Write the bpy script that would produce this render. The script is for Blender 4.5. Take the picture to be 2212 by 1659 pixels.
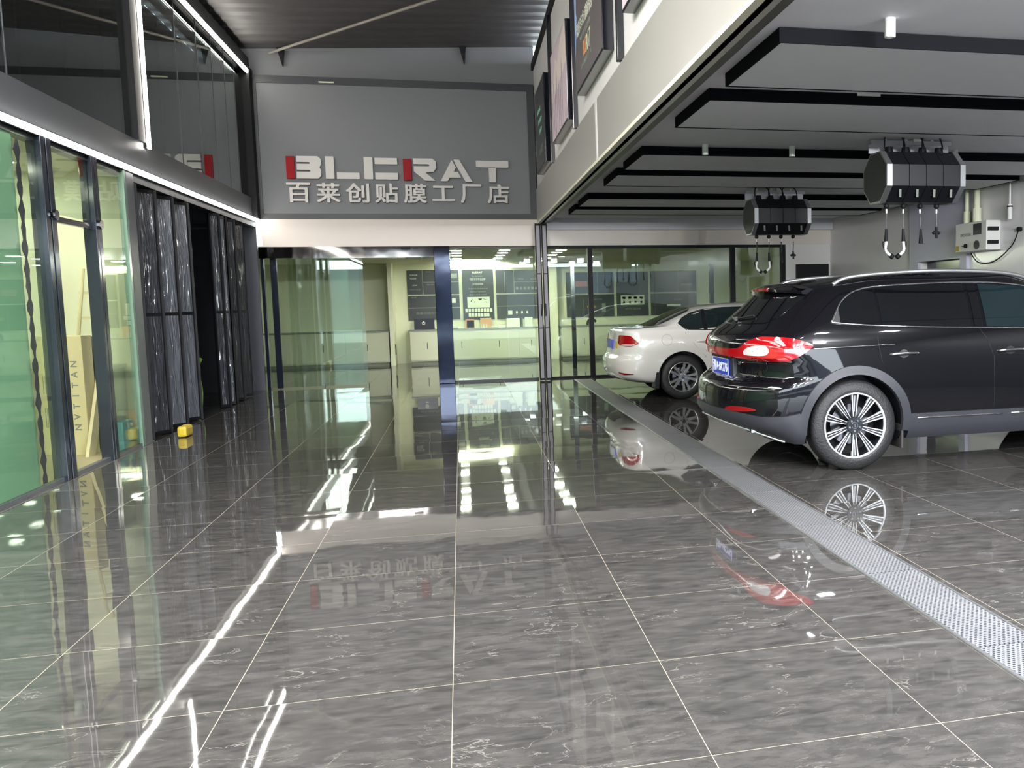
import bpy, bmesh, math, random
from mathutils import Vector, Matrix
random.seed(7)
for o in list(bpy.data.objects): bpy.data.objects.remove(o)
sc = bpy.context.scene
col = sc.collection
PI = math.pi

# ------------------------------------------------------------------ camera
W_, H_ = 2212, 1659
F_PX, PX, PY = 1990.82, 1490.44, 833.52
YAW, PIT, ROL, CH = 0.241243, -0.094369, -0.019722, 1.44084
cy, sy, cp, sp, cr, sr = math.cos(YAW), math.sin(YAW), math.cos(PIT), math.sin(PIT), math.cos(ROL), math.sin(ROL)
fw = Vector((sy * cp, cy * cp, sp)); r0 = Vector((cy, -sy, 0)); u0 = r0.cross(fw)
rr = r0 * cr + u0 * sr; uu = -r0 * sr + u0 * cr
cam = bpy.data.cameras.new('camera'); camo = bpy.data.objects.new('camera', cam); col.objects.link(camo)
cam.sensor_width = 36; cam.lens = F_PX * 36 / W_
cam.shift_x = (W_ / 2 - PX) / W_; cam.shift_y = (PY - H_ / 2) / W_
cam.clip_start = .05; cam.clip_end = 300
camo.matrix_world = Matrix(((rr.x, uu.x, -fw.x, 0), (rr.y, uu.y, -fw.y, 0), (rr.z, uu.z, -fw.z, CH), (0, 0, 0, 1)))
sc.camera = camo

# ------------------------------------------------------------------ world, daylight, exposure
world = bpy.data.worlds.new('world'); sc.world = world; world.use_nodes = True
wn = world.node_tree.nodes; wl = world.node_tree.links
bgn = wn['Background']
tc = wn.new('ShaderNodeTexCoord'); sep = wn.new('ShaderNodeSeparateXYZ'); ramp = wn.new('ShaderNodeValToRGB')
wl.new(tc.outputs['Generated'], sep.inputs[0]); wl.new(sep.outputs['Z'], ramp.inputs[0]); wl.new(ramp.outputs[0], bgn.inputs[0])
ramp.color_ramp.elements[0].position = 0.0; ramp.color_ramp.elements[0].color = (.86, .93, 1, 1)
ramp.color_ramp.elements[1].position = .5; ramp.color_ramp.elements[1].color = (.72, .85, 1, 1)
bgn.inputs[1].default_value = 5.5
sc.view_settings.view_transform = 'Standard'; sc.view_settings.look = 'None'
sc.view_settings.gamma = 1; sc.view_settings.use_curve_mapping = False
sc.view_settings.exposure = 1.0
sc.cycles.use_denoising = True
sc.cycles.max_bounces = 10; sc.cycles.transparent_max_bounces = 24; sc.cycles.glossy_bounces = 6
sc.cycles.caustics_reflective = False; sc.cycles.caustics_refractive = False
sc.cycles.sample_clamp_indirect = 6

# daylight comes in through the open shop front behind the camera (portal marks the opening for the renderer)
for nm, px_, py_, pz_, w_, h_ in (('daylight_portal', 1.9, -2.95, 1.5, 10.4, 3.0),):
    l = bpy.data.lights.new(nm, 'AREA'); l.shape = 'RECTANGLE'; l.size = w_; l.size_y = h_; l.cycles.is_portal = True
    o = bpy.data.objects.new(nm, l); col.objects.link(o); o.location = (px_, py_, pz_); o.rotation_euler = (math.radians(90), 0, 0)

# fill lights added out of view to brighten the hall and the car bay
def area(name, loc, rot, sx_, sy_, power, color=(1, 1, 1)):
    l = bpy.data.lights.new(name, 'AREA'); l.shape = 'RECTANGLE'; l.size = sx_; l.size_y = sy_; l.energy = power; l.color = color
    o = bpy.data.objects.new(name, l); col.objects.link(o); o.location = loc; o.rotation_euler = rot
    return o
area('hall_fill_light', (-2.1, 4.2, 5.56), (math.radians(14), 0, 0), 1.4, 10, 1150, (1, .98, .96))
for lx in (2.35, 3.3, 4.25, 5.2):
    for ly, tl, pw in ((-1.4, 62, 95), (1.2, 58, 80), (3.8, 0, 30)): area('bay_fill_light', (lx, ly, 2.90), (math.radians(tl), 0, 0), .2, .2, pw, (.97, .98, 1))

# ------------------------------------------------------------------ materials
def lin(c):
    return tuple((x / 12.92 if x <= .04045 else ((x + .055) / 1.055) ** 2.4) for x in [v / 255 for v in c])
MATS = {}
def mat(name, rgb, rough=.5, metal=0, coat=0, emit=0, spec=.5, bump=0, bscale=20, var=0.0, vscale=6, ecol=None):
    if name in MATS: return MATS[name]
    m = bpy.data.materials.new(name); m.use_nodes = True; nt = m.node_tree; n = nt.nodes; l = nt.links
    b = n['Principled BSDF']; c = lin(rgb)
    b.inputs['Base Color'].default_value = (*c, 1); b.inputs['Roughness'].default_value = rough; b.inputs['Metallic'].default_value = metal
    b.inputs['Coat Weight'].default_value = coat; b.inputs['Coat Roughness'].default_value = .02; b.inputs['Specular IOR Level'].default_value = spec
    t = n.new('ShaderNodeTexCoord')
    if var:
        z = n.new('ShaderNodeTexNoise'); z.inputs['Scale'].default_value = vscale; z.inputs['Detail'].default_value = 3
        l.new(t.outputs['Object'], z.inputs['Vector'])
        x = n.new('ShaderNodeMix'); x.data_type = 'RGBA'; x.inputs['A'].default_value = (*[v * (1 - var) for v in c], 1); x.inputs['B'].default_value = (*[min(1, v * (1 + var)) for v in c], 1)
        l.new(z.outputs[0], x.inputs['Factor']); l.new(x.outputs['Result'], b.inputs['Base Color'])
    if bump:
        z = n.new('ShaderNodeTexNoise'); z.inputs['Scale'].default_value = bscale; z.inputs['Detail'].default_value = 2
        l.new(t.outputs['Object'], z.inputs['Vector']); q = n.new('ShaderNodeBump'); q.inputs['Strength'].default_value = bump; q.inputs['Distance'].default_value = .02
        l.new(z.outputs[0], q.inputs['Height']); l.new(q.outputs[0], b.inputs['Normal'])
    if emit:
        b.inputs['Emission Color'].default_value = (*(lin(ecol) if ecol else c), 1); b.inputs['Emission Strength'].default_value = emit
    MATS[name] = m
    return m
def glass(name, tint, extra=0.0, rough=0.0, boost=1.0):
    if name in MATS: return MATS[name]
    m = bpy.data.materials.new(name); m.use_nodes = True; nt = m.node_tree; n = nt.nodes; l = nt.links
    n.remove(n['Principled BSDF']); out = n['Material Output']
    tr = n.new('ShaderNodeBsdfTransparent'); tr.inputs[0].default_value = (*tint, 1)
    gl = n.new('ShaderNodeBsdfGlossy'); gl.inputs['Roughness'].default_value = rough; gl.inputs[0].default_value = (.95, 1, .97, 1)
    fr = n.new('ShaderNodeFresnel'); gm = n.new('ShaderNodeNewGeometry')
    io = n.new('ShaderNodeMapRange'); io.inputs[3].default_value = 1.5; io.inputs[4].default_value = 1 / 1.5; l.new(gm.outputs['Backfacing'], io.inputs[0]); l.new(io.outputs[0], fr.inputs[0])   # same reflectance entering and leaving the sheet
    mt = n.new('ShaderNodeMath'); mt.operation = 'MULTIPLY_ADD'; mt.inputs[1].default_value = boost; mt.inputs[2].default_value = extra; mt.use_clamp = True
    l.new(fr.outputs[0], mt.inputs[0]); mx = n.new('ShaderNodeMixShader'); l.new(mt.outputs[0], mx.inputs[0])
    l.new(tr.outputs[0], mx.inputs[1]); l.new(gl.outputs[0], mx.inputs[2]); l.new(mx.outputs[0], out.inputs[0])
    MATS[name] = m
    return m

M = dict(
 white=mat('white_panel', (226, 225, 222), .35, var=.03, vscale=1.5),
 glosswhite=mat('glossy_white_cladding', (226, 224, 226), .12, bump=.02, bscale=1.2, var=.02),
 ceil=mat('ceiling_paint', (222, 222, 228), .6, var=.03),
 header=mat('header_panel', (222, 214, 206), .45, var=.02),
 sign=mat('sign_board_grey', (114, 117, 121), .5, var=.04, vscale=1),
 dark=mat('dark_frame_paint', (36, 40, 45), .45, var=.05),
 black=mat('black_paint', (9, 10, 14), .6, spec=.3, var=.1),
 blackgl=mat('black_gloss_metal', (18, 20, 28), .15, spec=.6, var=.1),
 soffit_edge=mat('soffit_edge_black', (10, 12, 16), .85, spec=.1, var=.1),
 roof=mat('black_roof_sheet', (74, 71, 72), .55, var=.1),
 led=mat('led_tube', (255, 255, 250), .3, emit=22, ecol=(255, 250, 240)),
 lamp=mat('lamp_panel', (255, 255, 250), .3, emit=90, ecol=(255, 255, 240)),
 lamp2=mat('office_lamp_panel', (255, 255, 250), .3, emit=34, ecol=(255, 255, 240)),
 beam=mat('grey_beam_paint', (84, 86, 91), .4, var=.04),
 steel=mat('brushed_steel', (150, 150, 155), .18, metal=1, bump=.05, bscale=3, var=.1),
 dsteel=mat('dark_mirror_steel', (70, 74, 86), .07, metal=1, bump=.12, bscale=1.6),
 mullion=mat('dark_mullion', (28, 34, 44), .12, spec=.7, var=.1),
 alu=mat('aluminium', (196, 198, 200), .3, metal=.9, var=.05),
 letterw=mat('letter_white', (206, 204, 200), .4, var=.02),
 letterr=mat('letter_red', (158, 8, 20), .5, spec=.2, var=.05),
 grate=None,
 fasc=mat('silver_fascia', (186, 184, 177), .28, metal=.35, bump=.03, bscale=1, var=.04, vscale=1),
 rubber=mat('tyre_rubber', (24, 24, 26), .6, bump=.3, bscale=60, var=.15, vscale=20),
 plastic=mat('black_plastic', (17, 18, 22), .4, var=.1),
 clad=mat('grey_car_cladding', (40, 42, 47), .45, var=.05),
 suv=mat('black_car_paint', (9, 9, 13), .2, coat=1, spec=.05, var=.05),
 wcar=mat('white_car_paint', (208, 206, 200), .2, coat=1, var=.01),
 carglass=mat('tinted_car_glass', (7, 9, 12), .03, spec=.6, coat=.5, var=.05),
 wglass=mat('green_tinted_car_glass', (26, 36, 36), .03, spec=.6, coat=.5, var=.1),
 chrome=mat('chrome', (215, 215, 218), .12, metal=1, var=.03),
 rimw=mat('machined_alloy', (205, 207, 210), .25, metal=.5, var=.03),
 rimd=mat('dark_alloy', (26, 30, 36), .35, metal=.3, var=.1),
 rims=mat('silver_alloy', (170, 170, 168), .3, metal=.8, var=.05),
 tail=mat('red_lamp_lens', (150, 5, 14), .08, coat=1, spec=.7, emit=.04, var=.15, vscale=9),
 taild=mat('dark_red_lens', (120, 6, 14), .1, coat=1, var=.1),
 clear=mat('clear_lamp_lens', (186, 180, 180), .1, coat=1, var=.05),
 plate=mat('plate_blue', (26, 52, 170), .3, var=.05),
 platew=mat('plate_white', (225, 228, 240), .4, var=.02),
 iw=mat('interior_wall', (226, 229, 200), .6, var=.02),
 cab=mat('cabinet_laminate', (196, 199, 174), .45, var=.02),
 cabtop=mat('counter_top_grey', (120, 128, 118), .35, var=.05),
 poster=mat('poster_board_dark', (44, 47, 46), .35, var=.12, vscale=8),
 paper=mat('print_white', (214, 220, 200), .5, var=.05),
 greyp=mat('print_grey', (130, 136, 128), .5, var=.1),
 box=mat('carton_pale', (214, 206, 160), .6, var=.06, vscale=3),
 green=mat('green_film', (160, 204, 176), .4, var=.15, vscale=1.2, emit=.0),
 cream=mat('cream_board', (204, 190, 152), .6, var=.03),
 cyan=mat('cyan_plastic', (96, 160, 170), .4, var=.05),
 yellow=mat('yellow_plastic', (196, 170, 40), .5, var=.1),
 brown=mat('brown_card', (96, 70, 48), .7, var=.1),
 darkroom=mat('dark_room_wall', (84, 86, 94), .7, var=.1),
 concrete=mat('outside_paving', (120, 118, 112), .8, var=.15, vscale=2),
)
M['glass'] = glass('clear_glass', (.90, .955, .90), .015, boost=1.0)
M['glassup'] = glass('upper_dark_glass', (.55, .58, .58), .10, boost=1.1)
M['glassdoor'] = glass('green_door_glass', (.92, .96, .93), .04, boost=1.0)
M['film'] = None

def nodes_mat(name):
    m = bpy.data.materials.new(name); m.use_nodes = True
    return m, m.node_tree.nodes, m.node_tree.links, m.node_tree.nodes['Principled BSDF']
def math_n(n, l, op, a, b=None, c=None):
    k = n.new('ShaderNodeMath'); k.operation = op
    for i, v in enumerate((a, b, c)):
        if v is None: continue
        if hasattr(v, 'links'): l.new(v, k.inputs[i])
        else: k.inputs[i].default_value = v
    return k.outputs[0]
# polished floor: 0.8 m tiles, white veins, light joints, every tile lying a hair out of level
def floor_mat():
    m, n, l, b = nodes_mat('polished_grey_marble_tile')
    t = n.new('ShaderNodeTexCoord'); s = n.new('ShaderNodeSeparateXYZ'); l.new(t.outputs['Object'], s.inputs[0])
    u = math_n(n, l, 'DIVIDE', math_n(n, l, 'ADD', s.outputs['X'], .0877), .8)
    v = math_n(n, l, 'DIVIDE', math_n(n, l, 'SUBTRACT', s.outputs['Y'], 2.702), .8)
    fu = math_n(n, l, 'FRACT', u); fv = math_n(n, l, 'FRACT', v)
    iu = math_n(n, l, 'FLOOR', u); iv = math_n(n, l, 'FLOOR', v)
    du = math_n(n, l, 'MINIMUM', fu, math_n(n, l, 'SUBTRACT', 1, fu)); dv = math_n(n, l, 'MINIMUM', fv, math_n(n, l, 'SUBTRACT', 1, fv))
    g = math_n(n, l, 'LESS_THAN', math_n(n, l, 'MINIMUM', du, dv), .0018)
    cx = n.new('ShaderNodeCombineXYZ'); l.new(iu, cx.inputs[0]); l.new(iv, cx.inputs[1])
    wno = n.new('ShaderNodeTexWhiteNoise'); wno.noise_dimensions = '3D'; l.new(cx.outputs[0], wno.inputs['Vector'])
    # tile-wise shifted coordinates so the veining breaks at the joints
    sh = n.new('ShaderNodeVectorMath'); sh.operation = 'SCALE'; l.new(wno.outputs['Color'], sh.inputs[0]); sh.inputs['Scale'].default_value = 17
    ad = n.new('ShaderNodeVectorMath'); ad.operation = 'ADD'; l.new(t.outputs['Object'], ad.inputs[0]); l.new(sh.outputs[0], ad.inputs[1])
    mp = n.new('ShaderNodeMapping'); mp.inputs['Rotation'].default_value = (0, 0, .45); mp.inputs['Scale'].default_value = (1, 2.6, 1); l.new(ad.outputs[0], mp.inputs[0])
    n1 = n.new('ShaderNodeTexNoise'); n1.inputs['Scale'].default_value = 7.5; n1.inputs['Detail'].default_value = 9; n1.inputs['Roughness'].default_value = .68; n1.inputs['Distortion'].default_value = .4
    l.new(mp.outputs[0], n1.inputs['Vector'])
    r1 = n.new('ShaderNodeValToRGB'); e = r1.color_ramp.elements
    e[0].position = .30; e[0].color = (*lin((43, 43, 42)), 1); e[1].position = .72; e[1].color = (*lin((77, 75, 73)), 1); l.new(n1.outputs[0], r1.inputs[0])
    n2 = n.new('ShaderNodeTexNoise'); n2.inputs['Scale'].default_value = 2.6; n2.inputs['Detail'].default_value = 6; n2.inputs['Roughness'].default_value = .55; n2.inputs['Distortion'].default_value = .9
    l.new(mp.outputs[0], n2.inputs['Vector'])
    vein = math_n(n, l, 'ABSOLUTE', math_n(n, l, 'SUBTRACT', n2.outputs[0], .5))
    vr = n.new('ShaderNodeMapRange'); vr.inputs[1].default_value = 0; vr.inputs[2].default_value = .006; vr.inputs[3].default_value = 1; vr.inputs[4].default_value = 0; l.new(vein, vr.inputs[0])
    n3 = n.new('ShaderNodeTexNoise'); n3.inputs['Scale'].default_value = 2.4; l.new(ad.outputs[0], n3.inputs['Vector'])
    vm = n.new('ShaderNodeMapRange'); vm.inputs[1].default_value = .46; vm.inputs[2].default_value = .62; l.new(n3.outputs[0], vm.inputs[0])
    vf = math_n(n, l, 'MULTIPLY', math_n(n, l, 'MULTIPLY', vr.outputs[0], vm.outputs[0]), .5)
    x1 = n.new('ShaderNodeMix'); x1.data_type = 'RGBA'; l.new(vf, x1.inputs['Factor']); l.new(r1.outputs[0], x1.inputs['A']); x1.inputs['B'].default_value = (*lin((146, 142, 136)), 1)
    x2 = n.new('ShaderNodeMix'); x2.data_type = 'RGBA'; l.new(g, x2.inputs['Factor']); l.new(x1.outputs['Result'], x2.inputs['A']); x2.inputs['B'].default_value = (*lin((140, 132, 118)), 1)
    l.new(x2.outputs['Result'], b.inputs['Base Color'])
    l.new(math_n(n, l, 'ADD', math_n(n, l, 'MULTIPLY', g, .4), .025), b.inputs['Roughness'])
    b.inputs['Specular IOR Level'].default_value = .62
    # tilt per tile plus slow waviness
    sb = n.new('ShaderNodeVectorMath'); sb.operation = 'SUBTRACT'; l.new(wno.outputs['Color'], sb.inputs[0]); sb.inputs[1].default_value = (.5, .5, .5)
    sc_ = n.new('ShaderNodeVectorMath'); sc_.operation = 'MULTIPLY'; l.new(sb.outputs[0], sc_.inputs[0]); sc_.inputs[1].default_value = (.009, .009, 0)
    nz = n.new('ShaderNodeTexNoise'); nz.inputs['Scale'].default_value = 2.8; nz.inputs['Detail'].default_value = 3; nz.inputs['Roughness'].default_value = .62; l.new(ad.outputs[0], nz.inputs['Vector'])
    s3 = n.new('ShaderNodeVectorMath'); s3.operation = 'SUBTRACT'; l.new(nz.outputs['Color'], s3.inputs[0]); s3.inputs[1].default_value = (.5, .5, .5)
    s4 = n.new('ShaderNodeVectorMath'); s4.operation = 'MULTIPLY'; l.new(s3.outputs[0], s4.inputs[0]); s4.inputs[1].default_value = (.0095, .0095, 0)
    gm = n.new('ShaderNodeNewGeometry')
    a1 = n.new('ShaderNodeVectorMath'); l.new(gm.outputs['Normal'], a1.inputs[0]); l.new(sc_.outputs[0], a1.inputs[1])
    a2 = n.new('ShaderNodeVectorMath'); l.new(a1.outputs[0], a2.inputs[0]); l.new(s4.outputs[0], a2.inputs[1])
    nn = n.new('ShaderNodeVectorMath'); nn.operation = 'NORMALIZE'; l.new(a2.outputs[0], nn.inputs[0]); l.new(nn.outputs[0], b.inputs['Normal'])
    return m
M['floor'] = floor_mat()
def grate_mat():
    m, n, l, b = nodes_mat('perforated_steel_cover')
    t = n.new('ShaderNodeTexCoord'); s = n.new('ShaderNodeSeparateXYZ'); l.new(t.outputs['Object'], s.inputs[0])
    P = .022
    u = math_n(n, l, 'DIVIDE', s.outputs['X'], P); v = math_n(n, l, 'DIVIDE', s.outputs['Y'], P * .8)
    row = math_n(n, l, 'MULTIPLY', math_n(n, l, 'MODULO', math_n(n, l, 'ABSOLUTE', math_n(n, l, 'FLOOR', v)), 2), .5)
    fu = math_n(n, l, 'SUBTRACT', math_n(n, l, 'FRACT', math_n(n, l, 'ADD', u, row)), .5)
    fv = math_n(n, l, 'MULTIPLY', math_n(n, l, 'SUBTRACT', math_n(n, l, 'FRACT', v), .5), .8)
    d = math_n(n, l, 'SQRT', math_n(n, l, 'ADD', math_n(n, l, 'POWER', fu, 2), math_n(n, l, 'POWER', fv, 2)))
    h = math_n(n, l, 'LESS_THAN', d, .27)
    z = n.new('ShaderNodeTexNoise'); z.inputs['Scale'].default_value = 3; z.inputs['Detail'].default_value = 4; l.new(t.outputs['Object'], z.inputs['Vector'])
    r = n.new('ShaderNodeValToRGB'); r.color_ramp.elements[0].color = (*lin((100, 102, 106)), 1); r.color_ramp.elements[1].color = (*lin((136, 137, 136)), 1)
    l.new(z.outputs[0], r.inputs[0])
    x = n.new('ShaderNodeMix'); x.data_type = 'RGBA'; l.new(h, x.inputs['Factor']); l.new(r.outputs[0], x.inputs['A']); x.inputs['B'].default_value = (*lin((44, 48, 58)), 1)
    l.new(x.outputs['Result'], b.inputs['Base Color']); b.inputs['Roughness'].default_value = .42; b.inputs['Metallic'].default_value = .25
    return m
M['grate'] = grate_mat()
def film_mat(name, rgb, strength):
    m, n, l, b = nodes_mat(name)
    t = n.new('ShaderNodeTexCoord'); mp = n.new('ShaderNodeMapping'); mp.inputs['Scale'].default_value = (5, 5, .6); l.new(t.outputs['Object'], mp.inputs[0])
    z = n.new('ShaderNodeTexNoise'); z.inputs['Scale'].default_value = 3.2; z.inputs['Detail'].default_value = 3; z.inputs['Distortion'].default_value = .8
    l.new(mp.outputs[0], z.inputs['Vector']); q = n.new('ShaderNodeBump'); q.inputs['Strength'].default_value = strength; q.inputs['Distance'].default_value = .05
    l.new(z.outputs[0], q.inputs['Height']); l.new(q.outputs[0], b.inputs['Normal'])
    b.inputs['Base Color'].default_value = (*lin(rgb), 1); b.inputs['Roughness'].default_value = .07; b.inputs['Specular IOR Level'].default_value = .8
    return m
M['film'] = film_mat('film_wrapped_grey_panel', (52, 54, 60), .9)
M['film2'] = film_mat('crinkled_protective_film', (92, 96, 104), 1.0)

# ------------------------------------------------------------------ helpers
def obj(name, bm, m, parent=None, smooth=False, loc=None):
    me = bpy.data.meshes.new(name); bm.normal_update(); bm.to_mesh(me); bm.free()
    for x in (m if isinstance(m, (list, tuple)) else [m]): me.materials.append(x)
    if smooth:
        for p in me.polygons: p.use_smooth = True
    o = bpy.data.objects.new(name, me); col.objects.link(o)
    if parent: o.parent = parent
    if loc: o.location = loc
    return o
def tag(o, label, cat, group=None):
    o['label'] = label; o['category'] = cat
    if len(label.split()) > 16: print('LONG', len(label.split()), label)
    if group: o['group'] = group
    return o
def thing(name, label, cat, loc=(0, 0, 0), rz=0, group=None):
    o = bpy.data.objects.new(name, None); col.objects.link(o); o.location = loc; o.rotation_euler = (0, 0, rz); o.empty_display_size = .1
    return tag(o, label, cat, group)
def struct(name, bm, m, parent=None):
    o = obj(name, bm, m, parent)
    if not parent: o['kind'] = 'structure'
    return o
def sroot(name, loc=(0, 0, 0)):
    o = bpy.data.objects.new(name, None); col.objects.link(o); o.location = loc; o['kind'] = 'structure'
    return o
def B(): return bmesh.new()
def bx(bm, x0, x1, y0, y1, z0, z1, bev=0):
    ret = bmesh.ops.create_cube(bm, size=1)
    vs = ret['verts']
    for v in vs:
        v.co = Vector((x0 + (v.co.x + .5) * (x1 - x0), y0 + (v.co.y + .5) * (y1 - y0), z0 + (v.co.z + .5) * (z1 - z0)))
    if bev:
        es = list({e for v in vs for e in v.link_edges})
        bmesh.ops.bevel(bm, geom=es, offset=bev, segments=2, affect='EDGES', profile=.6)
    return bm
def box(*a, **k): return bx(B(), *a, **k)
def cyl(bm, p, q, r, r2=None, n=16, cap=True):
    p = Vector(p); q = Vector(q); d = (q - p); L = d.length
    ret = bmesh.ops.create_cone(bm, cap_ends=cap, segments=n, radius1=r, radius2=r if r2 is None else r2, depth=L)
    R = d.to_track_quat('Z', 'Y').to_matrix().to_4x4(); T = Matrix.Translation((p + q) / 2)
    bmesh.ops.transform(bm, matrix=T @ R, verts=ret['verts'])
    return bm
def tube(bm, pts, r, n=8):
    pts = [Vector(p) for p in pts]; rings = []
    for i, p in enumerate(pts):
        d = (pts[min(i + 1, len(pts) - 1)] - pts[max(i - 1, 0)]).normalized()
        a = d.orthogonal().normalized() if i == 0 else (pa - d * pa.dot(d)).normalized()
        pa = a; b = d.cross(a)
        rings.append([bm.verts.new(p + a * r * math.cos(2 * PI * k / n) + b * r * math.sin(2 * PI * k / n)) for k in range(n)])
    for A, C in zip(rings, rings[1:]):
        for k in range(n): bm.faces.new((A[k], A[(k + 1) % n], C[(k + 1) % n], C[k]))
    bm.faces.new(rings[0][::-1]); bm.faces.new(rings[-1])
    return bm
def catm(pts, n=6):
    pts = [Vector(p) for p in pts]; out = []
    for i in range(len(pts) - 1):
        a, b, c, d = pts[max(i - 1, 0)], pts[i], pts[i + 1], pts[min(i + 2, len(pts) - 1)]
        for k in range(n):
            t = k / n
            out.append(.5 * ((2 * b) + (-a + c) * t + (2 * a - 5 * b + 4 * c - d) * t * t + (-a + 3 * b - 3 * c + d) * t ** 3))
    return out + [pts[-1]]
def prism(bm, poly, a, b, f):
    """poly: 2D points; f(u,v,w)->Vector; extruded from w=a to w=b"""
    A = [bm.verts.new(f(u, v, a)) for u, v in poly]; C = [bm.verts.new(f(u, v, b)) for u, v in poly]
    bm.faces.new(A); bm.faces.new(C[::-1]); n = len(poly)
    for k in range(n): bm.faces.new((A[(k + 1) % n], A[k], C[k], C[(k + 1) % n]))
    return bm
def fixn(bm):
    bmesh.ops.recalc_face_normals(bm, faces=bm.faces); return bm
def lathe(bm, prof, axis_pt, n=48):
    """profile [(r, y)] turned about the Y axis through axis_pt"""
    ax = Vector(axis_pt); rings = []
    for r, y in prof:
        rings.append([bm.verts.new(ax + Vector((r * math.cos(2 * PI * k / n), y, r * math.sin(2 * PI * k / n)))) for k in range(n)])
    for A, C in zip(rings, rings[1:]):
        for k in range(n): bm.faces.new((A[k], A[(k + 1) % n], C[(k + 1) % n], C[k]))
    return bm
FONT = None
def text_bm(s, size, ext, bold=0.0, align='CENTER', spacing=1.0):
    cu = bpy.data.curves.new('txt', 'FONT'); cu.body = s; cu.size = size; cu.extrude = ext; cu.offset = bold; cu.align_x = align; cu.align_y = 'CENTER'
    cu.space_character = spacing; cu.resolution_u = 3
    o = bpy.data.objects.new('txt', cu); col.objects.link(o)
    dg = bpy.context.evaluated_depsgraph_get(); me = bpy.data.meshes.new_from_object(o.evaluated_get(dg))
    bm = B(); bm.from_mesh(me); bpy.data.objects.remove(o); bpy.data.meshes.remove(me)
    return bm
def place(bm, origin, right, up):
    r = Vector(right).normalized(); u = Vector(up).normalized(); w = r.cross(u)
    Mx = Matrix(((r.x, u.x, w.x, origin[0]), (r.y, u.y, w.y, origin[1]), (r.z, u.z, w.z, origin[2]), (0, 0, 0, 1)))
    bmesh.ops.transform(bm, matrix=Mx, verts=bm.verts); return bm
def fit(bm, w, h):
    xs = [v.co.x for v in bm.verts]; ys = [v.co.y for v in bm.verts]
    cx, cy_ = (min(xs) + max(xs)) / 2, (min(ys) + max(ys)) / 2; sx = w / (max(xs) - min(xs)); sy_ = h / (max(ys) - min(ys))
    for v in bm.verts: v.co.x = (v.co.x - cx) * sx; v.co.y = (v.co.y - cy_) * sy_
    return bm
def copy_tree(o, parent=None):
    c = o.copy(); col.objects.link(c); c.parent = parent
    for ch in list(o.children): copy_tree(ch, c)
    return c

# ================================================================== SETTING
XL, XR, YB, YF = -3.35, 7.15, 17.3, -3.0       # left glass wall, right wall, shop-window wall, open front
struct('floor', box(-9, 8, -3.2, 24, -.12, 0), M['floor'])
struct('trim_1', box(-30, 40, -45, -3.2, -.16, -.02), M['concrete'])          # paving outside the open front
t = thing('outside_building', 'grey building across the yard, reflected in the shop glass', 'building', (0, -24, -.02))
obj('body', box(-30, 40, -6, 0, 0, 3.6), mat('outside_wall', (84, 90, 102), .7, var=.1, vscale=.3), t)
b = B()
b.free()
for k in range(9): obj('shutter', box(-16 + k * 4.2, -14 + k * 4.2, .0, .02, .1, 2.6), M['dark'], t)
# --- left wall, lower storey: grey beam with panels above; glass below
b = B(); bx(b, XL - .12, XL + .02, YF, YB, 2.93, 3.27); struct('trim_2', b, M['beam'])
b = B(); bx(b, XL - .10, XL - .0, YF, YB, 2.84, 2.93); struct('trim_3', b, M['dark'])
struct('trim_4', box(XL - .2, XL + .05, YF, YB + .05, 5.42, 5.62), M['black'])
struct('trim_5', box(XL - .12, XL + .10, 16.98, 17.28, 2.93, 5.42), M['black'])   # corner post
struct('trim_6', box(XL - .12, XL + .05, 11.30, 11.52, 3.27, 5.42), M['black'])   # post beside the upright light
struct('wall_left', box(XL - .3, XL - .08, YF, YB, 5.3, 5.8), M['dark'])
# upper window band and the dark lining behind it
w = sroot('window_1'); obj('pane', box(XL - .03, XL - .015, YF, 17.0, 3.27, 5.42), M['glassup'], w)
fr = B()
for y in (8.45, 11.9, 13.2, 14.2, 15.0, 15.75, 16.4): bx(fr, XL - .035, XL - .01, y, y + .012, 3.27, 5.42)
obj('joint', fr, M['dark'], w)
b = box(XL - .75, XL - .7, YF, YB, 3.2, 5.6)
for k in range(0, 18): bx(b, XL - .70, XL - .68, -2 + k * 1.13, -1.98 + k * 1.13, 3.2, 5.6)
struct('wall_left_upper', b, mat('upper_lining', (92, 90, 82), .7, var=.15, vscale=1.5))
struct('trim_7', box(XL - .76, XL - .1, YF, YB, 3.1, 3.2), M['dark'])

# --- wall above the shop window
yw = YB
struct('wall_back', box(XL - .8, 1.46, yw, yw + .2, 2.93, 6.4), mat('back_wall_grey', (118, 120, 124), .55, var=.05, vscale=1))
sb = sroot('trim_8')
obj('panel', box(-3.20, 1.31, yw - .06, yw, 3.03, 5.215), M['sign'], sb)
f = B(); bx(f, -3.3, 1.43, yw - .09, yw, 2.93, 3.03); bx(f, -3.3, 1.43, yw - .075, yw, 5.215, 5.34); bx(f, -3.3, -3.2, yw - .09, yw, 3.03, 5.215); bx(f, 1.31, 1.43, yw - .09, yw, 3.03, 5.215)
obj('frame', f, M['dark'], sb)
struct('wall_back_header', box(-3.25, XR, yw - .10, yw + .1, 2.46, 2.93), M['header'])
struct('trim_9', box(1.57, XR, yw - .22, yw - .10, 2.74, 2.95), M['ceil'])
struct('wall_back_right', box(6.22, XR, yw - .08, yw + .12, 0, 2.46), M['white'])
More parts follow.
